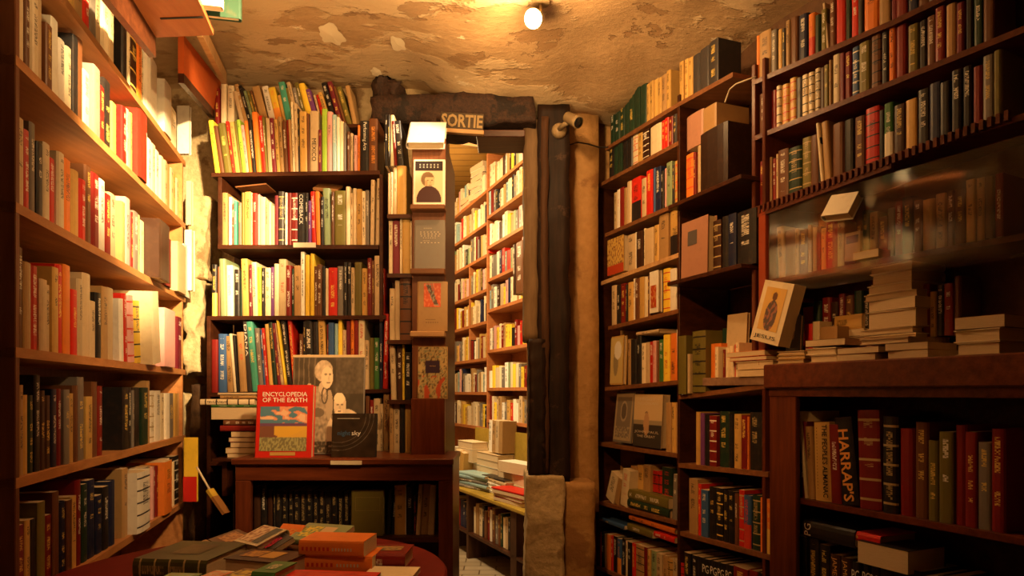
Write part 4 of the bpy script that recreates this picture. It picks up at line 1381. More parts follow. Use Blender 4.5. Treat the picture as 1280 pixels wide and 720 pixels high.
n0 = len(BOOKS)
row(RI, ze1 - EYE, 992, "bk:13:.2 bk:14:.2 bk:13:.19 db.yt:15:.17 db.yt:14:.17 bk:11.5:.165 bk:11.5:.165 bk:12:.165 " + rand_toks(6, ['bk', 'db'], (14, 20), (.17, .2)), 'on the corner cabinet floor', depth=.17)
for r_ in BOOKS[n0 + 5:n0 + 8]:
    r_.update(st='', extra=pg, force=True, hard=True)
for r_ in BOOKS[n0 + 3:n0 + 5]:
    r_['force'] = True
    r_['extra'] = lambda root, b: text('JAMES JOYCE', b['M'] @ Matrix.Translation((b['w'] * .2, -.0006, b['h'] * .95)) @ Matrix.Rotation(PI / 2, 4, 'Y'), b['h'] * .8, b['w'] * .5, M_INKG, root)
    r_['st'] = ''
zz1 = ze1 + 0.2
r_ = flat(RI, 1003, 1068, 640, 662, 'bk', 's', 0.005, .15, rowname='lying on the black row in the corner cabinet', z=zz1 + .003)
r_.update(extra=pgs, force=True, st='')
flat(RI, 1072, 1135, 655, 684, 'bk', 'p', -.01, .15, rowname='lying on the black row in the corner cabinet', z=ze1 + .172)
flat(RI, 1040, 1100, 664, 676, 'rd', 's', .01, .15, rowname='lying on the black row in the corner cabinet', z=ze1 + .172 + .0001 if False else None)

# stacks on the corner cabinet
zt = RC.z(960, 456)
KS = 'in the stacks on the corner cabinet'
RD = RC.off(0.01)


def stack(pl, base_z, items, rowname, inn=0.0):
    z = base_z + .0005
    for (a, b, th, c, s_, rot) in items:
        q = pl.off(inn)
        xm = (a + b) / 2
        Y = q.Y(xm)
        thp = th / Y * F
        r_ = flat(pl, a, b, 100, 100 + thp, c, s_, inn, .14, rowname=rowname, rot=rot, z=z)
        r_['w'] = th * .98
        z += th + .0006
    return z


stack(RD, zt, [(972, 1003, .014, 'tn', 'p', .1), (973, 1004, .012, 'og', 'p', .15), (974, 1003, .012, 'bg', 'p', .2)], 'in the first stack on the corner cabinet')
stack(RD, zt, [(1012, 1046, .022, 'bg', 'p', 0), (1008, 1044, .02, 'cr', 'p', .05)], 'in the second stack on the corner cabinet')
stack(RD, zt, [(1047, 1093, .018, 'tn', 'p', .05), (1047, 1098, .018, 'dr', 'p', 0)], 'in the third stack on the corner cabinet', -.008)
stack(RD, zt + .047, [(1009, 1054, .02, 'br', 'p', .12)], 'slanted across the second stack on the cabinet', .0)
stack(RD, zt, [(1110, 1160, .02, 'og', 'p', 0), (1108, 1158, .02, 'br', 'p', .1), (1075, 1135, .016, 'bg', 'p', .02)], 'in the end stack on the corner cabinet')
stack(RD, zt + .005, [(1040, 1086, .075, 'bg', 'p', 0), (1034, 1080, .02, 'cr', 'p', 0), (1043, 1077, .045, 'og', 's', 0)], 'in the taller stack against the glass', .12)
zz = stack(RD, zt, [(1080, 1145, .075, 'cr', 'p', 0), (1076, 1140, .016, 'bg', 'p', .05), (1084, 1145, .05, 'bg', 'p', 0), (1085, 1145, .03, 'cr', 'p', -.05), (1081, 1145, .018, 'bg', 'p', .05), (1084, 1140, .025, 'cr', 'p', 0),
                    (1089, 1140, .03, 'bg', 'p', 0), (1087, 1140, .022, 'cr', 'p', 0)], 'in the tall pale stack beside the glass', .1)
row(RD.off(.055), zt - EYE, 1001, "rd.k-:10:.125 cr.k-:9:.13 tn:22:.11", 'behind the piles on the corner cabinet', depth=.09)
for (a, b, th) in ((1195, 1250, .03),):
    stack(RD, zt, [(a, b, th, 'bg', 'p', 0), (a - 3, b, th, 'cr', 'p', 0), (a, b + 4, th, 'br', 'p', .1)], 'beyond stack')

# ------------------------------------------------------------------ books: next room
for k, z in enumerate(nearz):
    row(NEXT, z, 609.6, rand_toks(17, PN, (2.2, 4.3), (.14, .2)), f'beyond near {k}', depth=.13)
for k, z in enumerate(farz):
    row(NEXT, z, 545, rand_toks(27, PN, (1.6, 3.0), (.15, .22)), f'beyond far {k}', depth=.13)
row(NEXT.off(-.1), .70, 639, "db:3:.36 br:10:.36", 'jutting from the next room bookcase', depth=.16)
row(BN.off(.02), zt * 0 + (BN.z(655, 637) - .32 - EYE), 590, rand_toks(14, 'cr bg dr bk tn wh gy br cr dk'.split(), (2.3, 4), (.19, .24)), 'under the bench of the next room', depth=.2)
row(BN.off(.02), (BN.z(655, 637) - .32 - EYE), 563, rand_toks(6, 'cr bg dr bk tn nv'.split(), (2.3, 4), (.17, .22)), 'under the bench end of the next room', depth=.2)
zb = BN.z(655, 637)
bn = lambda n: f'in the {n} of the next room bench'
stack(BN, zb, [(576, 605, .022, 'gy', 's', .2), (574, 604, .022, 'lb.bt', 's', .1), (573, 603, .024, 'gy.w', 's', .15), (574, 602, .022, 'lb.bt', 's', .2), (575, 602, .02, 'lb', 's', .1)], bn('blue stack'), .03)
stack(BN, zb, [(602, 632, .026, 'wh.kt', 's', 0), (602, 633, .026, 'wh.kt', 's', 0), (602, 632, .026, 'wh.kt', 's', .02), (603, 632, .024, 'bg', 's', 0), (602, 630, .012, 'bk', 's', 0)], bn('white stack'), .08)
stack(BN, zb, [(620, 650, .024, 'dr', 'p', .1), (618, 650, .024, 'dr', 'p', .05), (619, 651, .024, 'dr', 'p', .12), (618, 650, .012, 'rd', 's', .12)], bn('dark red stack'), .0)
stack(BN, zb, [(585, 620, .05, 'cr', 'p', 0), (586, 622, .05, 'cr', 'p', 0), (584, 622, .06, 'wh', 'p', 0), (588, 622, .05, 'cr', 'p', 0), (590, 622, .05, 'bg', 'p', 0)], bn('tall cream stack'), .16)
stack(BN, zb + .17, [(626, 658, .075, 'wh', 'p', .1)], bn('thick white book'), .12)
stack(BN, zb, [(626, 658, .085, 'bg', 'p', 0), (622, 656, .08, 'cr', 'p', 0)], bn('stack behind the dark red one'), .14)
stack(BN, zb, [(560, 582, .08, 'cr', 'p', 0), (562, 584, .09, 'cr', 'p', 0), (566, 590, .1, 'wh', 'p', 0), (572, 590, .06, 'cr', 'p', 0)], bn('far cream stack'), .12)
row(BN.off(.18), zb + .272 - EYE, 608, "wh:4:.24:2 tn:5:.24:2 bg:4:.24:2 tn:4:.24:2", bn('upright top group'), depth=.12)
row(BN.off(.06), zb + .01 - EYE, 565, "cr:5:.24:6 og:5:.23:6", bn('leaning pair'), depth=.15)
# loose books lying on top of the far section
tz = 1.7 + EYE
NQ = NEXT.off(.0)
for k, (a, b, zz_, c, rt) in enumerate(((566, 576, .16, 'cr', .2), (567, 577, .20, 'wh', .3), (568, 578, .24, 'bg', .25), (576, 588, .0, 'rd', 0), (577, 589, .04, 'tn', .1), (589, 601, .0, 'cr', .2), (589, 601, .05, 'wh', .1),
                                        (590, 602, .10, 'cr', .25), (590, 601, .15, 'bg', .1), (591, 602, .20, 'wh', .2), (590, 601, .25, 'cr', .15))):
    if k < 3:
        zz_ += -.16
        a, b = a - 3, b - 3
    flat(NQ, a, b, 200, 205, c, 'p', .0, .16, rowname='lying on the far bookcase of the next room', rot=rt, z=tz + zz_ + .001)
    BOOKS[-1]['w'] = .046
t = empty('loose_board', W(595, 178, 5.2), 'pale board slung under the plank ceiling of the next room', 'board')
MB().box(-.13, .12, -.01, .01, -.05, .05, Matrix.Translation(W(598, 176, 5.2)) @ Matrix.Rotation(.12, 4, 'Y')).build('board_face', W_PALE, t)
MB().box(-.10, -.09, .0, .01, .05, EYE + 2.1 - W(598, 176, 5.2).z + .01, Matrix.Translation(W(598, 176, 5.2))).build('hanger', M_BLACK, t)
row(NEXT, 1.7, 634, rand_toks(7, PN, (2.5, 4), (.2, .26)), 'beyond top', depth=.12)

# @@FACES@@
# ------------------------------------------------------------------ face-out books with their cover art
def hexc(*a): return a


def el(u, v, cx, cy, rx, ry):
    return ((u - cx) / rx) ** 2 + ((v - cy) / ry) ** 2 < 1


def nz(u, v, s, seed=0):
    return noise.noise(Vector((u * s, v * s, seed)))


def art_encyc(root, B, L, H):
    text('ENCYCLOPEDIA', B @ Matrix.Translation((L * .12, -.001, H * .84)), L * .78, H * .062, M_INKW, root, bold=.01)
    text('OF THE EARTH', B @ Matrix.Translation((L * .12, -.001, H * .76)), L * .78, H * .062, M_INKW, root, bold=.01)

    def sky(u, v):
        n = nz(u, v * 2, 5)
        if v > .62:
            a = (.75, .30, .16) if n > 0.02 - (u - .5) * .3 else (.10, .22, .30)
            if n > .25: a = (.8, .5, .3)
            return a
        if v > .56: return (.16, .07, .14)
        d = .42 + .10 * math.sin(u * 5 + 2.2)
        if v > d and u > .3: return (.70, .40, .05)
        if v > .30: return (.66, .38, .06) if u > .35 + (v - .3) else (.20, .08, .05)
        k = nz(u * 2, v, 14, 4)
        return (.36, .33, .14) if k > 0 else (.20, .17, .08)
    panel(root, B, L, H, .09, .91, .09, .70, sky, 60, 60)
    panel(root, B, L, H, .28, .72, .03, .075, lambda u, v: (.50, .30, .08), 4, 4, name='cover_band')


def art_night(root, B, L, H):
    def f(u, v):
        c = (.03, .017, .009)
        for k in range(3):
            r = .62 + k * .09
            d = abs(math.hypot((u - .15) * 1.0, (v - .95)) - r)
            if d < .006: c = (.11, .09, .065)
        n = nz(u, v, 6)
        return tuple(x * (1 + .5 * n) for x in c)
    panel(root, B, L, H, .01, .98, .01, .99, f, 110, 90)
    text('night', B @ Matrix.Translation((L * .14, -.002, H * .47)), L * .28, H * .13, M_INKB, root)
    text('sky', B @ Matrix.Translation((L * .45, -.002, H * .47)), L * .20, H * .13, M_INKW, root)
    panel(root, B, L, H, .12, .62, .875, .89, lambda u, v: (.4, .36, .28), 2, 2, name='cover_line', lift=.0025)


def art_pair(root, B, L, H):
    """sepia photograph: a standing woman beside a seated old man"""
    def f(u, v):
        n = nz(u, v, 9)
        fine = nz(u * 3, v * 3, 9, 2)
        c = .06 + .05 * max(0, n)
        if u < .34 and v > .42:
            c += .07 if int(u * 55 + nz(u, v, 4) * 2) % 4 == 0 else 0
            if abs(v - .64) < .012: c = .02
        if u > .60 and v > .62: c += .03 * (1 + fine)
        # the woman: skirt, bodice, arms, neck, hair, face
        if el(u, v, .35, .20, .20, .34): c = .30 + .22 * fine
        if el(u, v, .36, .50, .15, .20): c = .34 + .18 * fine
        if el(u, v, .23, .56, .07, .17): c = .50 + .1 * fine
        if el(u, v, .52, .50, .05, .16): c = .40
        if el(u, v, .36, .42, .09, .05): c = .16
        if el(u, v, .42, .68, .055, .07): c = .50
        if el(u, v, .45, .60, .05, .09) and not el(u, v, .45, .60, .03, .07): c = .10
        if el(u, v, .43, .86, .13, .115): c = .46 + .2 * fine
        if el(u, v, .48, .79, .085, .115): c = .66 - .5 * max(0, .46 - u)
        if el(u, v, .46, .825, .022, .012) or el(u, v, .52, .825, .016, .011): c = .22
        if el(u, v, .505, .78, .012, .028): c = .52
        if el(u, v, .50, .735, .03, .009): c = .25
        # the old man: shirt, collar, head, beard, eyes
        if el(u, v, .75, .20, .27, .26) or el(u, v, .88, .10, .12, .25): c = .56 + .16 * nz(u * 2, v * 2, 5, 4)
        if el(u, v, .66, .37, .11, .05): c = .25
        if el(u, v, .67, .50, .088, .13): c = .62
        if el(u, v, .66, .57, .075, .06): c = .78
        if el(u, v, .64, .505, .018, .010) or el(u, v, .70, .505, .018, .010): c = .2
        if el(u, v, .67, .47, .014, .03): c = .5
        if el(u, v, .665, .425, .05, .03): c = .74
        if el(u, v, .665, .435, .026, .007): c = .25
        if v < .12: c = .06 + .5 * max(0, nz(u * 4, v * 4, 9, 6))
        c *= 1.25
        return (c, c * .76, c * .50)
    panel(root, B, L, H, .012, .988, .012, .97, f, 150, 130)
    panel(root, B, L, H, 0, 1, .975, 1.0, lambda u, v: (.62, .46, .26), 3, 1, name='photo_border', lift=.0015)


def art_portrait(root, B, L, H):
    def f(u, v):
        c = (.66, .55, .36)
        if v > .76:
            return (.03, .02, .02)
        k = .55
        if el(u, v, .5, .03, .46, .37): return (.055, .02, .02)
        if el(u, v, .62, .35, .07, .06): return (.72, .66, .5)
        if el(u, v, .45, .56, .24, .18): c = (.20, .12, .06)
        if el(u, v, .52, .50, .18, .185): c = (.60, .44, .26)
        if el(u, v, .40, .44, .06, .10): c = (.46, .31, .17)
        if v > .60 and el(u, v, .48, .60, .20, .09): c = (.20, .12, .06)
        if el(u, v, .46, .53, .04, .014) or el(u, v, .61, .53, .035, .014) or el(u, v, .55, .415, .06, .012): c = (.14, .07, .04)
        if el(u, v, .555, .48, .02, .035): c = (.46, .31, .17)
        return c
    panel(root, B, L, H, .07, .93, .05, .96, f, 50, 70)
    for k in range(3):
        text(['WEATHERED LIVES', 'AND LETTERS', 'OF OLD TIME'][k] if False else '- - - - - -', B @ Matrix.Translation((L * .2, -.002, H * (.88 - k * .035))), L * .6, H * .012, M_INKW, root)


def art_lines(mat, rows, box=None, extra=None):
    def g(root, B, L, H):
        if box: panel(root, B, L, H, *box[:4], box[4], 30, 40)
        for (u, v, w, h) in rows:
            text('- - - - - -', B @ Matrix.Translation((L * u, -.002, H * v)), L * w, H * h, mat, root, name='cover_line')
        if extra: extra(root, B, L, H)
    return g


def red_hand(u, v):
    n = nz(u, v, 8)
    if abs((u - .5) + (v - .5) * .6) < .13 + .05 * n and .05 < v < .95: return (.10, .07, .05) if n < .1 else (.3, .26, .2)
    for k in range(4):
        if v > .55 and abs(u - (.2 + k * .1) - (.95 - v) * .3) < .02: return (.25, .2, .15)
    return (.66, .10, .03) if n < .15 else (.75, .2, .08)


def patterned(u, v):
    if .25 < u < .75 and .48 < v < .74: return (.05, .025, .05)
    n = nz(u, v * 1.2, 14)
    m_ = nz(u, v, 5, 9)
    if v < .45 and (m_ > .12): return (.60, .10, .04)
    if n > .22: return (.16, .10, .04)
    if n < -.25: return (.30, .30, .16)
    return (.58, .42, .18)


# on the low bookcase
DT = Plane(0, 2.66, 1, 0)
yb_ = lambda Y: HOR + (EYE - za(573, 2.55)) / Y * F
face(Plane(0, 2.585, 1, 0), 317, 389, 481, 572.2, 'rd', .035, 0, 6, 'large red encyclopedia showing a desert dune picture, on the low bookcase', art=art_encyc)
face(Plane(0, 2.60, 1, 0), 413.5, 470, 517, 571.7, 'bk', .014, 0, 7, 'square dark astronomy book beside the red encyclopedia', art=art_night)
face(Plane(0, 2.69, 1, 0), 363, 454, 443, 567.5, 'gy', .012, 0, 5, 'large sepia photograph book of a woman with an old man, behind others', art=art_pair)
# tower ledges
TL = Plane(0, 2.715, 1, 0)
face(TL, 516, 556, 198, 255.8, 'wh', .016, 0, 4, 'white paperback with a bust portrait on the uppermost tower ledge', art=art_portrait)
face(TL, 517, 556, 274, 335.5, 'gy', .022, 0, 4, 'plain grey cloth book on the second tower ledge',
     art=art_lines(M_CARD, [(.32, .82, .25, .012), (.2, .74, .6, .014), (.2, .70, .65, .014), (.22, .66, .6, .012), (.3, .62, .4, .012), (.3, .56, .2, .012), (.22, .52, .6, .014)]))
face(TL, 521, 559, 351, 413.5, 'tn', .018, 0, 4, 'tan book with a red hand picture on the third tower ledge', art=art_lines(M_INKK, [(.3, .22, .3, .012), (.3, .16, .4, .012)], (.22, .78, .48, .96, red_hand)))
face(TL, 522, 559, 433, 498.5, 'og', .02, 0, 3, 'book with a speckled red and yellow pattern around a dark square', art=art_lines(M_INKG, [(.4, .62, .2, .012)], (.01, .99, .01, .99, patterned)))
# slanted bright slab on the tower head
r_ = face(Plane(0, 2.70, 1, 0), 507, 555, 140, 178, 'wh', .03, 0, 40, 'brightly lit white book tilted back on top of the tower', roll=0.0)
# inside the low bookcase: dark green cover with a frame
def frame_art(root, B, L, H):
    for (a, b, c_, d_) in ((.15, .9, .84, .845), (.15, .9, .55, .555), (.15, .155, .55, .845), (.895, .9, .55, .845)):
        panel(root, B, L, H, a, b, c_, d_, lambda u, v: (.45, .33, .12), 2, 2, name='gilt_rule')
face(Plane(0, 2.6, 1, 0), 438, 479, 613, 669.5, 'ol', .03, 0, 1, 'olive cloth volume with a gilt frame inside the low bookcase', art=frame_art)
# narrow right bookcase
def art_icon(root, B, L, H):
    def f(u, v):
        if el(u, v, .5, .62, .2, .22): return (.12, .09, .07) if el(u, v, .5, .62, .15, .17) else (.40, .32, .22)
        if v < .3 and nz(u, v, 20) > .1: return (.42, .34, .22)
        if abs(u - .5) > .42 or v > .92 or v < .06: return (.40, .30, .18)
        return (.20, .16, .12)
    panel(root, B, L, H, .06, .94, .04, .97, f, 40, 60)


def art_noonan(root, B, L, H):
    def f(u, v):
        if el(u, v, .47, .44, .10, .22): return (.50, .30, .16)
        if el(u, v, .46, .64, .05, .03): return (.10, .05, .03)
        if v > .50: return (.62, .45, .24)
        if v > .42: return (.34, .27, .17)
        return (.05, .04, .035)
    panel(root, B, L, H, .0, 1, .0, 1, f, 40, 60)
    text('PEGGY', B @ Matrix.Translation((L * .22, -.002, H * .88)), L * .55, H * .055, M_CARD, root)
    text('NOONAN', B @ Matrix.Translation((L * .15, -.002, H * .80)), L * .7, H * .055, M_CARD, root)
    text('JOHN PAUL', B @ Matrix.Translation((L * .06, -.002, H * .25)), L * .86, H * .06, M_CARD, root)
    text('THE GREAT', B @ Matrix.Translation((L * .15, -.002, H * .18)), L * .65, H * .045, M_CARD, root)


face(R1.off(-.01), 765, 789, 490, 553, 'gy', .02, 0.02, 6, 'grey book framed like an arched icon, sixth narrow bookcase shelf', art=art_icon)
face(R1.off(-.01), 791, 826, 493, 559, 'bg', .035, 0.02, 3, 'beige biography with a small figure on a horizon, narrow bookcase', art=art_noonan)
def art_ochre(root, B, L, H):
    def f(u, v):
        if v < .25: return (.48, .06, .02)
        return (.62, .40, .10) if nz(u * 1.3, v, 13) < .12 else (.28, .12, .04)
    panel(root, B, L, H, 0, 1, 0, 1, f, 40, 50)
face(R1, 759.5, 779.5, 297, 342, 'og', .06, .015, 0, 'ochre thick book with a red lower band, third narrow bookcase shelf', art=art_ochre)
def art_red_win(root, B, L, H):
    panel(root, B, L, H, .2, .8, .12, .66, lambda u, v: (.45, .07, .02) if nz(u, v, 5) < .2 else (.6, .3, .1), 20, 30)
face(R1, 811, 823, 339, 391, 'wh', .02, .01, 0, 'white book with a red window picture, fourth narrow bookcase shelf', art=art_red_win)
def art_blur(root, B, L, H):
    panel(root, B, L, H, .03, .97, .03, .97, lambda u, v: (.78, .74, .66) if el(u, v, .6, .72, .3, .2) else ((.30, .24, .13) if el(u, v, .45, .45, .2, .3) else (.60, .46, .18)), 30, 40)
face(R1, 762, 778, 420, 481, 'og', .02, .01, 2, 'glossy yellow book with a white oval, fifth narrow bookcase shelf', art=art_blur)
# pink slab on the lower ledge of the middle case
def art_pinkw(root, B, L, H):
    panel(root, B, L, H, .28, .62, .58, .82, lambda u, v: (.10, .085, .08), 6, 6)
face(R1.off(-.05), 850, 884, 274, 349, 'mp', .04, 0, 1, 'pinkish cloth book with a small dark window on the lower ledge', art=art_pinkw)
# tilted icon book above the cabinet
def art_jesus(root, B, L, H):
    def f(u, v):
        if el(u, v, .5, .80, .12, .10): return (.14, .06, .03)
        if el(u, v, .5, .86, .22, .13): return (.62, .36, .06)
        if el(u, v, .5, .35, .30, .36): return (.10, .07, .06) if nz(u, v, 8) < .1 else (.30, .12, .08)
        return (.60, .36, .10)
    panel(root, B, L, H, .17, .84, .20, .90, f, 40, 60)
    text('JESUS', B @ Matrix.Translation((L * .14, -.002, H * .05)), L * .72, H * .075, M_INKK, root)
face(RC.off(-.02), 936, 973, 352, 428, 'cr', .05, 0, 5, 'thick cream book with an icon picture, tilted on the small stack', art=art_jesus, roll=.26, hard=False)
face(R1.off(.05), 908, 931, 392, 440, 'bg', .015, 0, 3, 'small beige card-bound book behind the tilted icon book', yaw=.1)
face(RD.off(.02), 981, 999, 394, 440, 'bk', .015, 0, 4, 'black book with a bearded face on the corner cabinet',
     art=lambda r, B, L, H: panel(r, B, L, H, .15, .95, .02, .95, lambda u, v: (.22, .12, .06) if el(u, v, .45, .70, .2, .16) else ((.12, .06, .03) if el(u, v, .45, .48, .14, .14) else (.02, .012, .01)), 20, 40))
# open-edged book jutting from under the dentil moulding
MM = R3.off(-.05)
face(MM, 1024, 1060, 240, 268, 'wh', .03, 0, 30, 'white pamphlet with red spine hanging out of the glazed bookcase', roll=.12)
face(R3.off(.0), 1055, 1075, 290, 325, 'bg', .01, .01, 2, 'pale framed card leaning inside the glazed bookcase',
     art=lambda r, B, L, H: panel(r, B, L, H, .12, .88, .60, .88, lambda u, v: (.06, .05, .05), 3, 3))
flat(R3, 1066, 1098, 313, 323, 'og', 'p', -.01, .1, rowname='lying below the framed card', label='ochre book lying beside the pale card on the glazed shelf')

# face-out books at the ends of the left shelves
LF = LEFT.off(-0.05)
face(Plane(0, 2.93, 1, 0), 220, 236.5, 132, 192, 'wh', .02, 0, 0, 'white book facing out at the end of the top shelf', yaw=.0)
face(Plane(0, 2.93, 1, 0), 231, 239, 226, 281, 'cr', .02, 0, 0, 'narrow cream book standing at the end of the second left-wall shelf')
face(Plane(0, 2.93, 1, 0), 229, 239.5, 287, 363, 'wh', .03, 0, 0, 'tall white book closing the end of the third left-wall shelf')
def art_red_half(root, B, L, H):
    panel(root, B, L, H, 0, 1, 0, .39, lambda u, v: (.55, .02, .015), 3, 3, name='lower_cover_band')
face(Plane(0, 2.80, 1, 0), 229, 246, 547, 627, 'ye', .012, 0, 0, 'yellow and red book jutting from the end of the lowest shelf', art=art_red_half)

# ------------------------------------------------------------------ the heap on the red table
def lying(px, py, L, D, th, yaw, code, z=0.0, label='', tilt=0.0, roll=0.0, art=None, spine=True, hard=None, force=True):
    """book lying on the table: centre of its underside at picture (px,py); L along its spine, D across"""
    zz = ZT + z
    Y = (EYE - zz) * F / (py - HOR) + D / 2 * math.cos(yaw) + L / 2 * abs(math.sin(yaw)) * .5
    X = (px - 640) / F * (Y - D / 4)
    B = Matrix.Translation((X, Y, zz + .001)) @ Matrix.Rotation(yaw, 4, 'Z') @ Matrix.Rotation(tilt, 4, 'X') @ Matrix.Rotation(roll, 4, 'Y') @ Matrix.Translation((-L / 2, -D / 2, 0))
    A = Matrix.Identity(4)
    if spine:
        A.col[0][:3] = (0, 0, 1); A.col[1][:3] = (0, 1, 0); A.col[2][:3] = (-1, 0, 0); A.translation = (L, 0, 0)
    else:
        A.col[0][:3] = (0, 0, 1); A.col[1][:3] = (0, -1, 0); A.col[2][:3] = (1, 0, 0); A.translation = (0, D, 0)
    r_ = add_book(B @ A, th, L, D, code, 'heaped on the red table', area=3000, label=label, force=True, hard=hard)
    # frame for art on the top cover: x along, y down through the book, z across
    T = B @ Matrix.Translation((0, 0, th)) @ Matrix(((1, 0, 0, 0), (0, 0, 1, 0), (0, -1, 0, 0), (0, 0, 0, 1)))
    r_['face'] = (T, L, D)
    r_['art'] = art
    return r_


def two(c1_, c2_, u0=.1, u1=.5, v0=.2, v1=.8, c3_=None):
    def g_(root, B, L, H):
        panel(root, B, L, H, u0, u1, v0, v1, lambda u, v: c1_ if nz(u * 2, v * 2, 3, u0) < .1 else c2_, 16, 16, name='cover_picture')
        if c3_: panel(root, B, L, H, u1 + .03, min(.97, u1 + .3), v0, v1, lambda u, v: c3_, 4, 4, name='cover_band')
    return g_


lying(230, 728, .185, .20, .050, -.12, 'dl.gb', 0, 'big dark olive-green cloth book lying on the red table', art=two((.09, .045, .015), (.11, .07, .02), .3, .7, .3, .8), hard=True)
lying(330, 727, .165, .12, .045, -.30, 'db.yt', 0, 'brown leather-look book with ochre labels on the table heap', art=two((.50, .26, .05), (.20, .09, .04), .12, .42, .25, .75, (.50, .28, .06)), hard=True, spine=False)
lying(266, 692, .12, .09, .016, -.1, 'tn', 0, 'small tan book lying just behind the olive-green one', art=two((.6, .36, .14), (.3, .14, .07), .1, .4, .3, .8, (.6, .4, .2)))
lying(292, 689, .11, .10, .018, -.5, 'br.gb', .03, 'brown book with pale page edge leaning behind the heap', roll=.2, tilt=.12, spine=False, art=two((.5, .24, .08), (.25, .1, .05)))
lying(325, 684, .105, .10, .022, -.65, 'cr.k-', .045, 'cream and black picture-cover paperback on the table heap', tilt=.30, spine=False, art=two((.70, .50, .30), (.30, .10, .04), .05, .6, .1, .9, (.02, .02, .02)))
lying(343, 690, .07, .08, .014, -.9, 'bk.rb', .04, 'small black and pink paperback between cream and orange ones', tilt=.45, art=two((.7, .05, .12), (.03, .02, .02)))
lying(357, 682, .075, .09, .02, -.35, 'ou', .035, 'bright orange paperback tipped up in the heap', tilt=.6, art=two((.80, .34, .05), (.75, .12, .02), .2, .8, .4, .8))
lying(398, 679, .145, .11, .016, -.30, 'sg', .048, 'green and yellow illustrated paperback at the back of the heap', tilt=.22, art=two((.75, .60, .05), (.16, .30, .14), .1, .45, .2, .8, (.66, .50, .28)))
lying(404, 703, .165, .15, .038, -.06, 'br', .0, 'brown hardback with a framed grey picture, middle of the heap', hard=True, art=two((.12, .14, .14), (.40, .26, .12), .4, .8, .45, .85, (.46, .26, .08)))
lying(424, 717, .185, .105, .040, -.07, 'ou.w-', .0, 'lower of two matching orange paperbacks, spine outward', hard=False)
lying(420, 697, .165, .105, .038, -.11, 'ou.w-', .0415, 'upper of two matching orange paperbacks, spine outward', hard=False)
for r_ in BOOKS[-2:]:
    r_['c'], r_['ink'], r_['st'] = 'ou', 'w', ''
    r_['extra'] = lambda root, b: [text('- - - - - - -', b['M'] @ Matrix.Translation((b['w'] * .36, -.001, b['h'] * .48)) @ Matrix.Rotation(PI / 2, 4, 'Y'), b['h'] * .3, b['w'] * .2, M_CARD, root, bold=.03, name='title_line'),
                                   text('- - - - - - -', b['M'] @ Matrix.Translation((b['w'] * .36, -.001, b['h'] * .95)) @ Matrix.Rotation(PI / 2, 4, 'Y'), b['h'] * .42, b['w'] * .24, M_INKR, root, bold=.03, name='title_line')]
lying(477, 713, .135, .12, .038, -.05, 'dr', 0, 'dark red hardback with a small cream label on the table', hard=True, art=two((.46, .28, .10), (.10, .10, .07), .3, .85, .35, .75))
lying(487, 729, .12, .10, .012, -.08, 'cr', 0, 'cream book lying beside the orange pair', art=None)
lying(405, 758, .20, .12, .040, -.12, 'rd', 0, 'red paperback in front of the orange pair', art=two((.6, .06, .02), (.45, .03, .02), .1, .9, .1, .9), hard=False)
lying(338, 749, .055, .10, .055, -.2, 'gn', 0, 'small green book standing low between red and brown ones', art=two((.5, .45, .3), (.06, .2, .1), .3, .7, .3, .7))
lying(302, 748, .09, .10, .035, -.3, 'br', 0, 'brown and yellow picture paperback at the table edge', art=two((.62, .45, .06), (.12, .05, .03), .1, .9, .2, .9))
lying(264, 747, .075, .10, .03, -.25, 'cr', 0, 'cream and orange striped paperback before the olive-green book', art=two((.6, .45, .3), (.7, .2, .08), .05, .55, .1, .9, (.7, .18, .06)))
lying(210, 750, .075, .10, .03, -.1, 'sg', 0, 'pale teal paperback before the olive-green book', art=two((.30, .42, .30), (.4, .36, .1), .1, .9, .1, .9))

# @@MISC@@
# ------------------------------------------------------------------ other things
# security camera on the post
t = empty('security_camera', W(700, 160, 3.0), 'cream dome-arm security camera fixed to the dark post near the ceiling', 'camera')
A_ = W(699, 163, 3.05); B_ = W(712, 152, 2.98)
Mq = Matrix.Translation(A_) @ Matrix.Rotation(PI / 2, 4, 'X')
MB().lathe([(.034, -.03), (.034, 0), (.028, .012), (.010, .018)], Mq, 20).build('mount', M_CAM, t, True)
MB().tube([A_ + Vector((0, -.015, 0)), A_.lerp(B_, .5) + Vector((0, -.02, 0)), B_], .011, 10).build('arm', M_CAM, t, True)
C1 = W(708, 146, 2.99); C2 = W(725, 154, 2.93)
dq = (C2 - C1).to_track_quat('Z', 'Y').to_matrix().to_4x4()
MB().lathe([(.018, 0), (.024, .006), (.025, .068), (.027, .072), (.027, .085), (.022, .085)], Matrix.Translation(C1) @ dq, 20).build('housing', M_CAM, t, True)
MB().lathe([(.024, .083), (.022, .0865), (.006, .0875)], Matrix.Translation(C1) @ dq, 20).build('lens', M_LENS, t, True)
# cable on the ochre wall
pts = [W(712, 181, 3.14), W(722, 178, 3.17), W(735, 180, 3.18), W(748, 184, 3.17), W(760, 184, 3.12)]
tag(MB().tube(pts, .003, 6).build('cable', M_BLACK, None, True), 'thin black cable running across the ochre wall strip', 'cable')
pts = [W(906, 128, 2.25), W(912, 112, 2.25), W(920, 105, 2.2), W(936, 99, 2.17), W(945, 96, 2.15)]
tag(MB().tube(pts, .0025, 6).build('cable', M_CARD, None, True), 'pale looped cable end hanging at the glazed bookcase corner', 'cable')
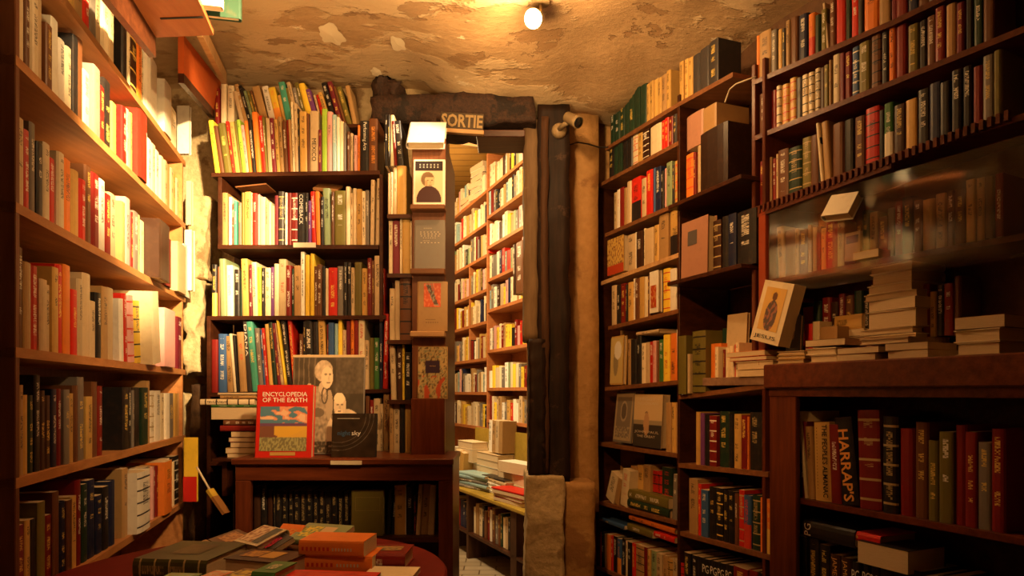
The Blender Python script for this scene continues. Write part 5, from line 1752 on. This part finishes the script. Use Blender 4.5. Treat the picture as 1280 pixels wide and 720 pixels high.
# iron hook on case side
# ceiling spotlight
zc = ceil_z(LAMP.x, LAMP.y + .03)
t = empty('ceiling_spotlight', (LAMP.x, LAMP.y, zc), 'small lit spotlight on a short arm under the plaster ceiling', 'lamp')
MB().lathe([(.03, -.016), (.034, -.006), (.034, .006)], Matrix.Translation((LAMP.x + .02, LAMP.y + .03, zc)), 20).build('canopy', M_CAM, t, True)
MB().tube([(LAMP.x + .02, LAMP.y + .03, zc - .01), (LAMP.x + .018, LAMP.y + .03, zc - .05), (LAMP.x + .012, LAMP.y + .02, LAMP.z + .03)], .006, 8).build('arm', M_CAM, t, True)
hd = Vector((-.35, -.75, -.45)).normalized().to_track_quat('Z', 'Y').to_matrix().to_4x4()
MB().lathe([(.012, -.045), (.020, -.04), (.026, 0), (.034, .028), (.032, .028), (.024, 0), (.01, -.01)], Matrix.Translation(LAMP) @ hd, 20, False).build('lamp_shade', plain('brushed_metal', (.5, .42, .3), .35, .8), t, True)
MB().lathe([(.003, .0), (.018, .006), (.024, .018), (.018, .030), (.004, .036)], Matrix.Translation(LAMP) @ hd, 18).build('bulb', M_BULB, t, True)
# exit sign
t = empty('exit_sign', W(577, 152, 2.97), 'hanging wooden sign with stencilled capitals under the sooty beam', 'sign')
Ms = Matrix.Translation(W(550, 160, 2.97)) @ Matrix.Rotation(math.radians(3.5), 4, 'Y')
sw, sh = 54 / F * 2.97, 21 / F * 2.97
MB().box(0, sw, 0, .015, 0, sh, Ms, .002).build('sign_board', wood('dark_sign_wood', (.05, .035, .02), (.09, .06, .035)), t)
text('SORTIE', Ms @ Matrix.Translation((sw * .02, -.001, sh * .1)), sw * .96, sh * .78, plain('worn_sign_paint', (.36, .25, .12), .7), t, bold=.03, extr=.002)
MB().box(-.005, sw * 1.02, -.006, .02, -.018, 0, Ms, .002).build('lower_rail', W_PALE, t)
# overhead box shelf, upper left
t = empty('overhead_shelf', W(215, 20, 1.9), 'reddish plank shelf jutting overhead from the left wall', 'shelf')
zO = za(48, 2.05)
pts8 = lambda pts_, z0_, z1_: [Vector((p[0], p[1], z0_)) for p in pts_] + [Vector((p[0], p[1], z1_)) for p in pts_]
def gp(px, py, z): 
    Y = (z - EYE) * F / (HOR - py)
    return ((px - 640) / F * Y, Y)
z0_ = EYE + 1.06
A0, A1, A2, A3 = gp(195, 47, z0_), gp(267, 44, z0_), gp(222, -60, z0_), gp(130, -60, z0_)
m = MB(); m.quadbox(pts8((A3, A2, A1, A0), z0_, z0_ + .018)).build('plank', wood('warm_red_plank', (.30, .085, .025), (.46, .15, .045), .5, .8, 'Y'), t)
B0_, B1_ = gp(200, 22, z0_), gp(253, 20, z0_)
D = (Vector((B1_[0] - B0_[0], B1_[1] - B0_[1])))
MB().quadbox(pts8((B0_, B1_, (B1_[0], B1_[1] + .006), (B0_[0], B0_[1] + .006)), z0_ - .003, z0_)).build('batten_gap', M_BLACK, t)
MB().quadbox([Vector((A3[0] - .02, A3[1], z0_ - .10)), Vector((A3[0], A3[1], z0_ - .10)), Vector((A0[0], A0[1], z0_ - .06)), Vector((A0[0] - .02, A0[1], z0_ - .06)),
              Vector((A3[0] - .02, A3[1], z0_ + .018)), Vector((A3[0], A3[1], z0_ + .018)), Vector((A0[0], A0[1], z0_ + .018)), Vector((A0[0] - .02, A0[1], z0_ + .018))]).build('bracket_board', W_DARK, t)
# books poking over the plank
e = Plane(A1[0], A1[1], A2[0] - A1[0], A2[1] - A1[1])
def on_plank(s0, w_, h_, code, lab, out):
    d_ = Vector((A2[0] - A1[0], A2[1] - A1[1], 0)).normalized()
    n_ = Vector((0, 0, 1)).cross(d_)
    M_ = Matrix.Identity(4)
    # thickness along the edge, depth into the plank
    M_.col[0][:3] = -d_; M_.col[1][:3] = Vector((0, 0, 1)).cross(-d_); M_.col[2][:3] = (0, 0, 1)
    p_ = Vector((A1[0], A1[1], z0_ + .0185)) + d_ * s0 - Vector(M_.col[1][:3]) * out
    M_.translation = p_
    add_book(M_, w_, h_, .16, code, 'x', area=1500, label=lab, force=True)
on_plank(.13, .028, .22, 'wh.k-', 'white book overhanging the edge of the overhead plank shelf', .05)
on_plank(.075, .022, .20, 'dk.k-', 'dark green book standing on the overhead plank shelf', .09)
# slanting red panel
P0, P1, P2, P3 = W(230, 44, 2.45), W(277, 104, 3.05), W(268, 138, 3.02), W(230, 92, 2.45)
t = empty('leaning_panel', P0, 'red-orange board with pale edge slung between left wall and ceiling', 'panel')
nrm = (P1 - P0).cross(P3 - P0).normalized() * .02
MB().quadbox([P0, P3, P2, P1, P0 + nrm, P3 + nrm, P2 + nrm, P1 + nrm]).build('panel_face', M_REDBOARD, t)
o_ = (P3 - P0).normalized()
MB().quadbox([P3, P3 + o_ * .035, P2 + o_ * .035, P2, P3 + nrm, P3 + o_ * .035 + nrm, P2 + o_ * .035 + nrm, P2 + nrm]).build('lower_rail', W_DARK, t)
Q0, Q1 = W(246, 46, 2.4), W(277, 105, 2.98)
MB().quadbox([Q0, Q1, Q1 + Vector((.022, 0, 0)), Q0 + Vector((.022, 0, 0)), Q0 + Vector((0, 0, .05)), Q1 + Vector((0, 0, .05)), Q1 + Vector((.022, 0, .05)), Q0 + Vector((.022, 0, .05))]).build('pale_edge', W_PALE, t)
# papers under the first back shelf
tag(MB().box(xa(300, 2.92), xa(345, 2.92), 2.93, 3.08, za(222, 2.93), za(218.5, 2.93), None).build('paper_sheaf', M_CARD), 'thin sheaf of brownish papers tucked under the first back shelf', 'papers') if False else None
t = empty('paper_sheaf', (xa(320, 2.95), 2.95, za(236, 2.95)), 'thin brownish papers lying across the books of the second back shelf', 'papers')
MB().box(-.075, .06, -.06, .06, 0, .006, Matrix.Translation((xa(320, 2.97), 2.99, za(234, 2.95))) @ Matrix.Rotation(-.10, 4, 'Y'), .001).build('papers', W_MID, t)
t = empty('tan_folder', (xa(408, 2.95), 2.95, za(230, 2.95)), 'flat tan folder lying on the books under the first back shelf', 'folder')
MB().box(-.05, .055, -.05, .05, 0, .012, Matrix.Translation((xa(408, 2.97), 2.99, za(233, 2.95))) @ Matrix.Rotation(.10, 4, 'Y') @ Matrix.Rotation(.5, 4, 'X'), .001).build('folder_cover', plain('tan_board', (.34, .15, .05)), t)
# brush leaning against the low bookcase
t = empty('paint_brush', W(268, 615, 2.6), 'narrow brush-like stick with yellow band leaning beside the low bookcase', 'brush')
a_, b_ = W(246, 584, 2.65), W(262, 612, 2.62)
MB().tube([a_, b_], .004, 8).build('handle', M_CARD, t, True)
c_ = W(283, 642, 2.6)
dq = (c_ - b_)
Mx = Matrix.Translation(b_) @ dq.to_track_quat('Z', 'Y').to_matrix().to_4x4()
MB().box(-.016, .016, -.006, .006, 0, .035, Mx).build('band', plain('yellow_band', (.55, .36, .04)), t)
MB().box(-.017, .017, -.006, .006, .035, dq.length, Mx).build('bristles', plain('tan_bristle', (.32, .14, .04)), t)
# glass of the right bookcase
def m_glass():
    m, nt, bs = newmat('dusty_glass')
    tr = nd(nt, 'ShaderNodeBsdfTransparent')
    gl = nd(nt, 'ShaderNodeBsdfGlossy'); gl.inputs['Roughness'].default_value = .06
    df = nd(nt, 'ShaderNodeBsdfDiffuse'); df.inputs['Color'].default_value = (.5, .4, .3, 1)
    fr = nd(nt, 'ShaderNodeFresnel'); fr.inputs['IOR'].default_value = 1.36
    mx = nd(nt, 'ShaderNodeMixShader'); mx2 = nd(nt, 'ShaderNodeMixShader')
    mx2.inputs[0].default_value = .025
    nt.links.new(tr.outputs[0], mx2.inputs[1]); nt.links.new(df.outputs[0], mx2.inputs[2])
    nt.links.new(fr.outputs[0], mx.inputs[0]); nt.links.new(mx2.outputs[0], mx.inputs[1]); nt.links.new(gl.outputs[0], mx.inputs[2])
    nt.links.new(mx.outputs[0], nt.nodes['Material Output'].inputs['Surface'])
    return m
tg0, tg1 = R3.t(962), R3.t(1285)
MB().box(tg0, tg1, -.004, -.001, R3.z(1050, 356), R3.z(1050, 235), R3.M()).build('glass_pane', m_glass(), RG)
MB().box(R3.t(951), R3.t(960), -.012, .01, RC.z(960, 456), R3.z(955, 262), R3.M(), .002).build('glass_stile', plain('red_lacquer_wood', (.30, .05, .015), .3), RG)

emit_books()
bpy.context.view_layer.update()
